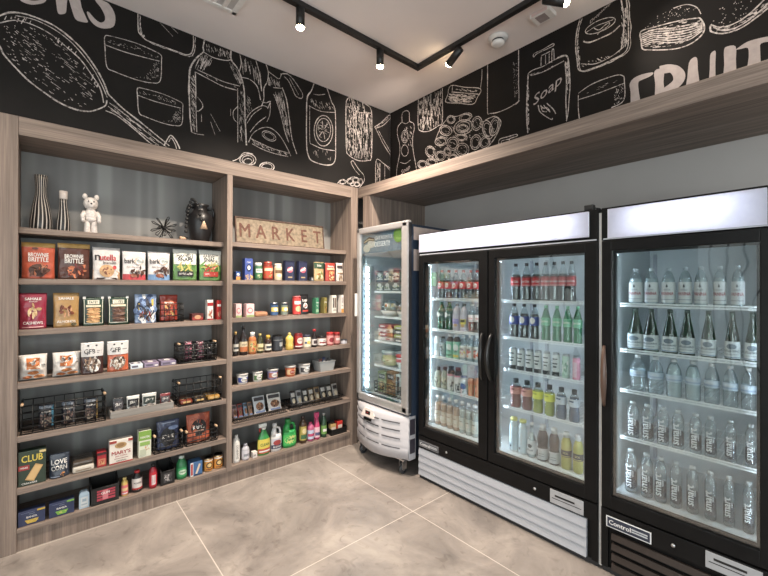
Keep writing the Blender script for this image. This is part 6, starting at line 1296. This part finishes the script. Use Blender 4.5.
for i, px in enumerate((438.3, 444.2, 450.2, 456.4, 462.6, 469, 475.2)):
    drink('juice_bottle', '%s slim juice bottle %s, bottom of first cooler door, %s' % (ORD[i], STR, 'peach drink' if i < 4 else 'pale drink'), 'bottle', px, ZFL, 403 + i * 2.5, 5.8, 'slim juice bottles', h=.243, glass=PET, cap=CAPW, kind='slim', liquid=PEACH if i < 4 else PALE, fill=.74, label=(206, 190, 172) if i < 4 else (196, 202, 194), lspec=[('r', -.3, .3, .3, .6, (222, 214, 200)), ('r', -.2, .66, .2, .72, (150, 130, 110))], lz=(.12, .5), capr=.66, caph=.08)
# --- two-door cooler, wider door
for i, px in enumerate((515.8, 526.6, 536.6, 545.6, 554.4, 563, 571.6)):
    drink('cola_bottle', '%s big cola bottle %s, top shelf behind the second cooler door' % (ORD[i], STR), 'bottle', px, Z[0], 267.2, 9.2, 'big cola bottles', h=.262, glass=PET, cap=CAPK, kind='soda', liquid=COLA, fill=.7, label=(186, 34, 42), lspec=[('t', 0, .5, .3, 'Coca-Cola', W_, .8), ('r', -.5, .06, .5, .12, (226, 200, 200)), ('r', -.5, .9, .5, .95, (40, 30, 30))], lz=(.40, .64), capr=.4)
for i, px in enumerate((514.2, 524.2, 534.6)):
    drink('cola_bottle', '%s blue-labelled cola bottle %s' % (ORD[i], STR), 'bottle', px, Z[1], 305.4, 9, 'blue-labelled cola bottles', h=.238, glass=PET, cap=CAPK, kind='soda', liquid=COLA, fill=.72, label=(56, 74, 150), lspec=[('e', -.02, .56, .24, .4, W_), ('p', [(-.24, .58), (-.1, .9), (.1, .9), (.22, .6)], (206, 70, 60)), ('p', [(-.22, .44), (-.1, .2), (.1, .2), (.22, .46)], (50, 80, 170))], lz=(.4, .64), capr=.4)
for i, px in enumerate((546, 557, 567.8, 577.8)):
    drink('lime_soda_bottle', '%s pale green lime soda bottle after the blue-labelled cola bottles' % ORD[i], 'bottle', px, Z[1], 309, 9, 'lime soda bottles', h=.234, glass=GREEN_PET, cap=plas((110, 190, 140)), kind='soda', liquid=liquid((150, 190, 176)), fill=.74, label=(110, 180, 140), lspec=[('t', 0, .5, .4, 'Sprite', W_, .8)], lz=(.44, .66), capr=.4)
for i, px in enumerate((513, 521, 529.6, 538, 546.8, 556.2)):
    drink('slim_can', '%s slim white printed can %s, third shelf of the second cooler door' % (ORD[i], STR), 'can', px, Z[2], 349, 7, 'slim white cans', h=.155, glass=metal((170, 174, 176), .35), cap=None, kind='can', label=(216, 220, 220), lspec=[('r', -.3, .78, .3, .84, (70, 74, 78)), ('r', -.3, .56, .3, .62, (90, 96, 98)), ('r', -.2, .4, .2, .48, (90, 96, 98)), ('r', -.5, 0, .5, .2, (54, 56, 60))], lz=(.05, .92))
drink('slim_can', 'slim pale green can after the white printed cans', 'can', 566, Z[2], 354, 7.4, h=.155, glass=metal((170, 174, 176), .35), cap=None, kind='can', label=(176, 206, 190), lspec=[('b', 0, .5, .4, .4, [(226, 232, 226), (110, 160, 130)], 12)], lz=(.05, .92))
drink('slim_can', 'slim pink can nearest the door edge', 'can', 576.4, Z[2], 356, 7.4, h=.152, glass=metal((170, 174, 176), .35), cap=None, kind='can', label=(206, 140, 160), lspec=[('r', -.2, .1, .2, .8, (226, 190, 200))], lz=(.05, .92))
SP = [((128, 30, 42), (206, 150, 140), 'red'), ((128, 30, 42), (206, 150, 140), 'red'), ((176, 190, 60), (222, 226, 90), 'lime yellow'), ((176, 190, 60), (222, 226, 90), 'lime yellow'), ((70, 96, 126), (196, 206, 214), 'blue-grey'), ((70, 96, 126), (196, 206, 214), 'blue-grey')]
for i, px in enumerate((515.8, 527, 538, 549.6, 561.4, 574.4)):
    c, l, nm = SP[i]
    drink('sports_drink', '%s sports drink bottle with dark cap, %s' % (nm, ('nearest the light strip', 'next to the lime ones', 'next to the red ones', 'next to the blue ones', 'next to the lime ones', 'nearest the door edge')[i]), 'bottle', px, Z[3], 377.4 + i * 2, 10.4, h=.20, glass=PET, cap=plas((50, 60, 64)), kind='sport', liquid=liquid(c), fill=.74, label=l, lspec=[('p', [(-.5, .1), (.5, .7), (.5, .3), (.2, 0)], K_ if i != 4 and i != 5 else (90, 100, 110)), ('r', -.3, .6, .1, .8, c)], lz=(.48, .72), capr=.5, caph=.12)
for i, px in enumerate((514, 523)):
    drink('water_bottle', '%s white bottle with yellow cap %s' % (ORD[i], STR), 'bottle', px, ZFL, 426.2, 8.2, 'white bottles with yellow caps', h=.232, glass=plas((200, 216, 222)), cap=plas((226, 222, 120)), kind='straight', label=(196, 216, 226), lspec=[('r', -.2, .1, -.05, .2, (60, 70, 80)), ('r', -.1, .3, .1, .8, (214, 228, 234))], lz=(.06, .74), capr=.8, caph=.07)
drink('spirit_bottle', 'clear square-shouldered bottle with white label and cap', 'bottle', 531.8, ZFL, 430, 8.4, h=.228, glass=PET, cap=CAPW, kind='cone', liquid=MILKY, fill=.7, label=(206, 212, 216), lspec=[('e', 0, .6, .2, .14, (80, 90, 96)), ('t', 0, .3, .14, 'AGUA', (80, 90, 96), .6)], lz=(.1, .5), capr=.5)
for i, px in enumerate((542.6, 554.2)):
    drink('iced_coffee', '%s dark iced coffee bottle %s, white cap and foot label' % (ORD[i], STR), 'bottle', px, ZFL, 434 + i * 3, 10.6, 'iced coffee bottles', h=.232, glass=plas((74, 70, 74)), cap=CAPW, kind='sport', label=(196, 198, 200), lspec=[('r', -.34, .2, -.2, .8, (60, 60, 66)), ('r', -.1, .3, .3, .36, (150, 150, 154)), ('r', -.1, .5, .3, .56, (150, 150, 154))], lz=(.05, .36), capr=.56, caph=.13)
for i, px in enumerate((566.4, 578.2)):
    drink('lemonade_bottle', ('yellow lemonade bottle beside the dark iced coffee', 'yellow lemonade bottle nearest the door edge')[i], 'bottle', px, ZFL, 440.6 + i * 4, 10.4, h=.23, glass=plas((186, 182, 96)), cap=CAPW, kind='sport', label=(60, 62, 66), lspec=[('r', -.4, .1, .4, .2, (200, 196, 120)), ('t', .1, .6, .3, 'SOL', (206, 204, 150), .5)], lz=(.34, .52), capr=.56, caph=.13)
# --- single-door cooler
for i, px in enumerate((636, 651.6, 668.4, 685.3, 701, 720, 738)):
    drink('still_water_bottle', '%s white-labelled still water bottle %s, top shelf of single cooler' % (ORD[i], STR), 'bottle', px, Z[0], 272.5 - i * .6, 14.4, 'still water bottles', h=.20, glass=PET, cap=plas((190, 200, 206)), kind='water', liquid=MILKY, fill=.72, label=(206, 210, 210), lspec=[('t', 0, .44, .16, 'PANNA', (176, 44, 60), .8), ('t', 0, .62, .09, 'ACQUA', (120, 124, 130), .4), ('p', [(-.06, .78), (0, .92), (.06, .78), (0, .72)], (60, 64, 70)), ('r', -.4, .14, .4, .17, (150, 154, 160))], lz=(.08, .62), capr=.4)
for i, px in enumerate((635.6, 651, 670, 687.4, 708.6, 732.4, 752.6)):
    drink('sparkling_water_bottle', '%s green glass sparkling water bottle %s' % (ORD[i], STR), 'bottle', px, Z[1], 309 + i * .4, 16.8, 'sparkling water bottles', h=.236, glass=GREEN_GLASS, cap=plas((70, 90, 80)), kind='cone', liquid=None, label=(206, 212, 212), lspec=[('r', -.5, .04, .5, .08, (70, 110, 150)), ('e', 0, .7, .26, .16, (110, 124, 136)), ('t', 0, .44, .13, 'S.PELLEGRINO', (70, 80, 90), .8), ('t', 0, .24, .1, 'acqua minerale', (120, 126, 130), .6)], lz=(.06, .40), capr=.36, caph=.04)
BLUEL = (150, 176, 206)
for i, px in enumerate((638, 655.6, 674, 693, 712, 730.4, 748.6)):
    drink('water_bottle', '%s large clear water bottle %s, third shelf of single cooler' % (ORD[i], STR), 'bottle', px, Z[2], 358, 16.6, 'large clear water bottles', h=.20, glass=PET, cap=CAPW, kind='water', liquid=MILKY if i in (2, 3) else None, label=(186, 200, 212), lspec=[('r', -.5, .2, .5, .4, (160, 180, 204)), ('e', 0, .64, .3, .2, (206, 216, 224))], lz=(.42, .60), capr=.4)
for row, (z, top, where, pxs) in enumerate(((Z[3], 404, 'fourth shelf', (633, 647.8, 663, 678, 695.6, 710.6, 730.6, 751)), (ZFL, 456, 'bottom', (631, 646.8, 660.6, 676, 692.6, 710.4, 729, 748.6)))):
    for i, px in enumerate(pxs):
        r = drink('water_bottle', '%s clear bottle with vertical white lettering %s, %s of single cooler' % (ORD[i], STR, where), 'bottle', px, z, top + i * (3 if row else 2), 13, 'lettered water bottles, ' + where, h=.20 if row == 0 else .235, glass=PET, cap=plas((206, 214, 216)), kind='straight', liquid=None, capr=.5)
        w = shelf_item(px, z, top + i * 2, 13)[1]; h = .20 if row == 0 else .235; R = w / 2
        q = MB(); q.lathe([(R * .7, .08 * h), (R * .96, .14 * h), (R * .97, .4 * h), (R * .8, .46 * h)], clear('blue_grey_tint_%d%d' % (row, i), (110, 120, 140), .2, .02, 1.3, .3, (96, 104, 124), rim=0) if (row, i) == (0, 0) else bpy.data.materials['blue_grey_tint_00'], (0, R, 0), 16, 1, 1); q.build('back_label', r)
        def fn(x, zz, l, R=R): t_ = max(-1.5, min(1.5, x / R)); k_ = R * 1.005 + .001 + l; return (k_ * math.sin(t_), R - k_ * math.cos(t_), zz)
        printed(r, fn, w, h, [('t', -.08, .40, .52, 'smart', (240, 243, 245), .62, 1), ('t', .27, .46, .15, 'water', (226, 230, 234), .26, 1)], 'white_lettering')
# cardboard strip and green card inside
gc = thing('shelf_card', 'small green card hanging beside the cola bottles at the first light strip', 'card', (-2.205, YG - .004, 1.59)); q = MB(); q.box((-.02, 0, 0), (.045, .002, .115), mat((56, 80, 44), .5)); q.build('card', gc); printed(gc, lambda x, z, l: (.0125 + x, -l, z), .065, .115, [('r', -.3, .2, .3, .24, (60, 90, 50)), ('r', -.3, .4, .3, .44, (60, 90, 50)), ('r', -.3, .6, .3, .64, (140, 170, 110))])

# --- freezer goods
def fz_item(xf, i, yoff=.0):
    """fraction xf across freezer shelf i (4 = floor)"""
    z = (FZS + [.576])[i] + .0065
    return (fx0 + .15 + xf * (fx1 - fx0 - .23), fy + .135 + yoff, z)
for row in range(2):
    for c in range(4):
        loc = fz_item(.08 + .235 * c, 0); loc = (loc[0], loc[1], loc[2] + row * .0955)
        t = thing('frozen_snack_box', '%s small frozen snack carton from the light strip, %s row, top freezer shelf' % (ORD[c], ('lower', 'upper')[row]), 'box', loc, 0, 'frozen snack cartons'); carton(t, .104, .094, .09, (70, 84, 84), [('b', 0, .4, .42, .3, [(206, 212, 204), (150, 170, 110), (60, 70, 70), (214, 206, 180)], 16), ('r', -.5, .86, .5, .98, (34, 40, 44)), ('e', -.02, .56, .26, .2, (196, 206, 200)), ('r', -.4, .1, .4, .2, (206, 212, 206))])
DOME = clear('clear_dome', (226, 236, 238), .1, .08, 1.45, .12, (220, 226, 226))
for c in range(2):
    loc = fz_item(.2 + .46 * c, 1); t = thing('dome_cup', ('clear domed dessert cup with a red round sticker', 'clear domed dessert cup with green filling beside the stickered one')[c], 'cup', loc); R = .092
    q = MB(); q.lathe([(R * .8, 0), (R, .05)], plas((206, 206, 200)), (0, R, 0), 20); q.build('cup', t)
    q = MB(); q.lathe([(R, .051), (R * .97, .09), (R * .8, .125), (R * .45, .15), (R * .3, .154)], DOME, (0, R, 0), 20); q.build('dome_lid', t)
    q = MB(); blob(q, (0, R, .07), (R * .7, R * .7, .05), mat([(196, 180, 150), (140, 150, 80)][c], .6, var=.4, scale=60)); q.build('dessert', t)
    if c == 0: q = MB(); q.lathe([(.026, 0), (.026, .003)], ink((226, 220, 216)), (.02, .012, .098), 16, axis='y'); q.lathe([(.016, -.001), (.016, .001)], ink((196, 70, 70)), (.02, .012, .098), 12, axis='y'); q.build('sticker', t)
for c, (n, col, lb) in enumerate(((4, [(206, 190, 190), (176, 80, 84)], 'pink and white ice cream packet'), (4, [(70, 74, 78), (176, 180, 90)], 'dark and lime ice cream packet'))):
    for k in range(n):
        loc = fz_item(.24 + .46 * c, 2); loc = (loc[0], loc[1], loc[2] + .0385 * k); t = thing('ice_cream_packet', '%s %s from the bottom of its stack in the freezer' % (ORD[k], lb), 'packet', loc, 0, 'ice cream packets')
        q = MB(); q.box((-.10, 0, 0), (.10, .12, .037), film(col[k % 2]), .014); q.build('wrapper', t); printed(t, lambda x, z, l: (x, -l, .008 + z), .17, .021, [('r', -.4, .2, .0, .8, W_), ('r', .1, .2, .4, .8, (150, 60, 66) if c == 0 else (60, 90, 60))])
loc = fz_item(.22, 3); t = thing('ice_cream_tub', 'clear-lidded tub of pale yellow ice cream on the fourth freezer shelf', 'tub', loc); bottle(t, .19, .135, plas((206, 206, 150)), plas((176, 190, 190)), 'tub', label=None, capr=1.03, caph=.3, capname='lid')
printed(t, lambda x, z, l: ((.094 + l) * math.sin(x / .09), .095 - (.094 + l) * math.cos(x / .09), .02 + z), .16, .07, [('r', -.5, .2, .5, .6, (226, 222, 180)), ('b', 0, .5, .4, .3, [(170, 170, 110), (120, 130, 90)], 10)], 'label_print')
for c in range(2):
    loc = fz_item(.60 + .22 * c, 3); t = thing('ice_cream_tub', ('white and green ice cream tub with red lettering band', 'grey ice cream tub beside the freezer door frame')[c], 'tub', loc); bottle(t, .098, .12 - .02 * c, plas([(214, 218, 214), (130, 134, 138)][c]), plas([(206, 60, 66), (90, 94, 98)][c]), 'tub', label=None, capr=1.03, caph=.2, capname='lid')
    printed(t, lambda x, z, l: ((.0478 + l) * math.sin(x / .046), .049 - (.0478 + l) * math.cos(x / .046), .02 + z), .1, .07, [('r', -.5, .5, .5, .9, [(196, 70, 80), (190, 190, 190)][c]), ('b', 0, .25, .4, .2, [(70, 120, 80), (226, 226, 216)], 8)], 'label_print')
loc = fz_item(.42, 4, .0); t = thing('wire_basket', 'black wire basket of frozen food cartons on the freezer floor', 'basket', (loc[0] - .02, loc[1] - .015, loc[2]), 0); wire_basket(t, .40, .10, .20, WB, 10, 3); bx = t.location
for j, (c, lb, hh) in enumerate((((150, 160, 120), 'pale green frozen food carton in the freezer basket', .19), ((150, 110, 70), 'brown frozen food carton in the middle of the freezer basket', .21), ((206, 212, 206), 'white and dark frozen food carton in the freezer basket', .20))):
    t = thing('frozen_food_box', lb, 'box', (bx[0] - .125 + .125 * j, bx[1] + .03, bx[2] + .005)); carton(t, .112, hh, .06, c, [('e', 0, .35, .36, .2, (206, 170, 110)), ('b', 0, .35, .34, .2, FOOD, 12), ('r', -.4, .66, .4, .9, (50, 52, 50)), ('t', 0, .78, .1, 'FROZEN', W_, .6)] if j < 2 else [('r', -.4, .1, -.05, .9, (60, 66, 66)), ('r', .05, .1, .4, .5, (90, 100, 96))])

# ================================================================== light
def area(name, loc, rot, sx, sy, power, col):
    ld = bpy.data.lights.new(name, 'AREA'); ld.shape = 'RECTANGLE'; ld.size = sx; ld.size_y = sy; ld.energy = power; ld.color = col
    o = bpy.data.objects.new(name, ld); COL.objects.link(o); o.location = loc; o.rotation_euler = rot; return o
area('daylight_through_window', (XR + .3, (W0 + W1) / 2, (H0 + H1) / 2), (0, PI / 2, 0), H1 - H0, W1 - W0, DAY, (1.0, .985, .96))
area('added_front_fill', (1.25, YB - .3, 1.45), (PI / 2, 0, 0), 2.3, 2.8, DAY_FILL, (1.0, .99, .97))  # fill light added outside the unseen glass front for room and ceiling
wd = bpy.data.worlds.new('sky'); SC.world = wd; wd.use_nodes = True
nt = wd.node_tree; nt.nodes.clear(); o_ = nt.nodes.new('ShaderNodeOutputWorld'); bg = nt.nodes.new('ShaderNodeBackground'); bg.inputs[0].default_value = (.75, .85, 1, 1); bg.inputs[1].default_value = .8
nt.links.new(bg.outputs[0], o_.inputs[0])
vs = SC.view_settings; vs.view_transform = 'Standard'; vs.look = 'None'; vs.exposure = EXPO; vs.gamma = 1.0; vs.use_curve_mapping = False
SC.cycles.transparent_max_bounces = 24; SC.cycles.max_bounces = 8; SC.cycles.diffuse_bounces = 4; SC.cycles.glossy_bounces = 4; SC.cycles.sample_clamp_indirect = 4.0; SC.cycles.use_denoising = True
SC.cycles.caustics_reflective = False; SC.cycles.caustics_refractive = False
bpy.context.view_layer.update()
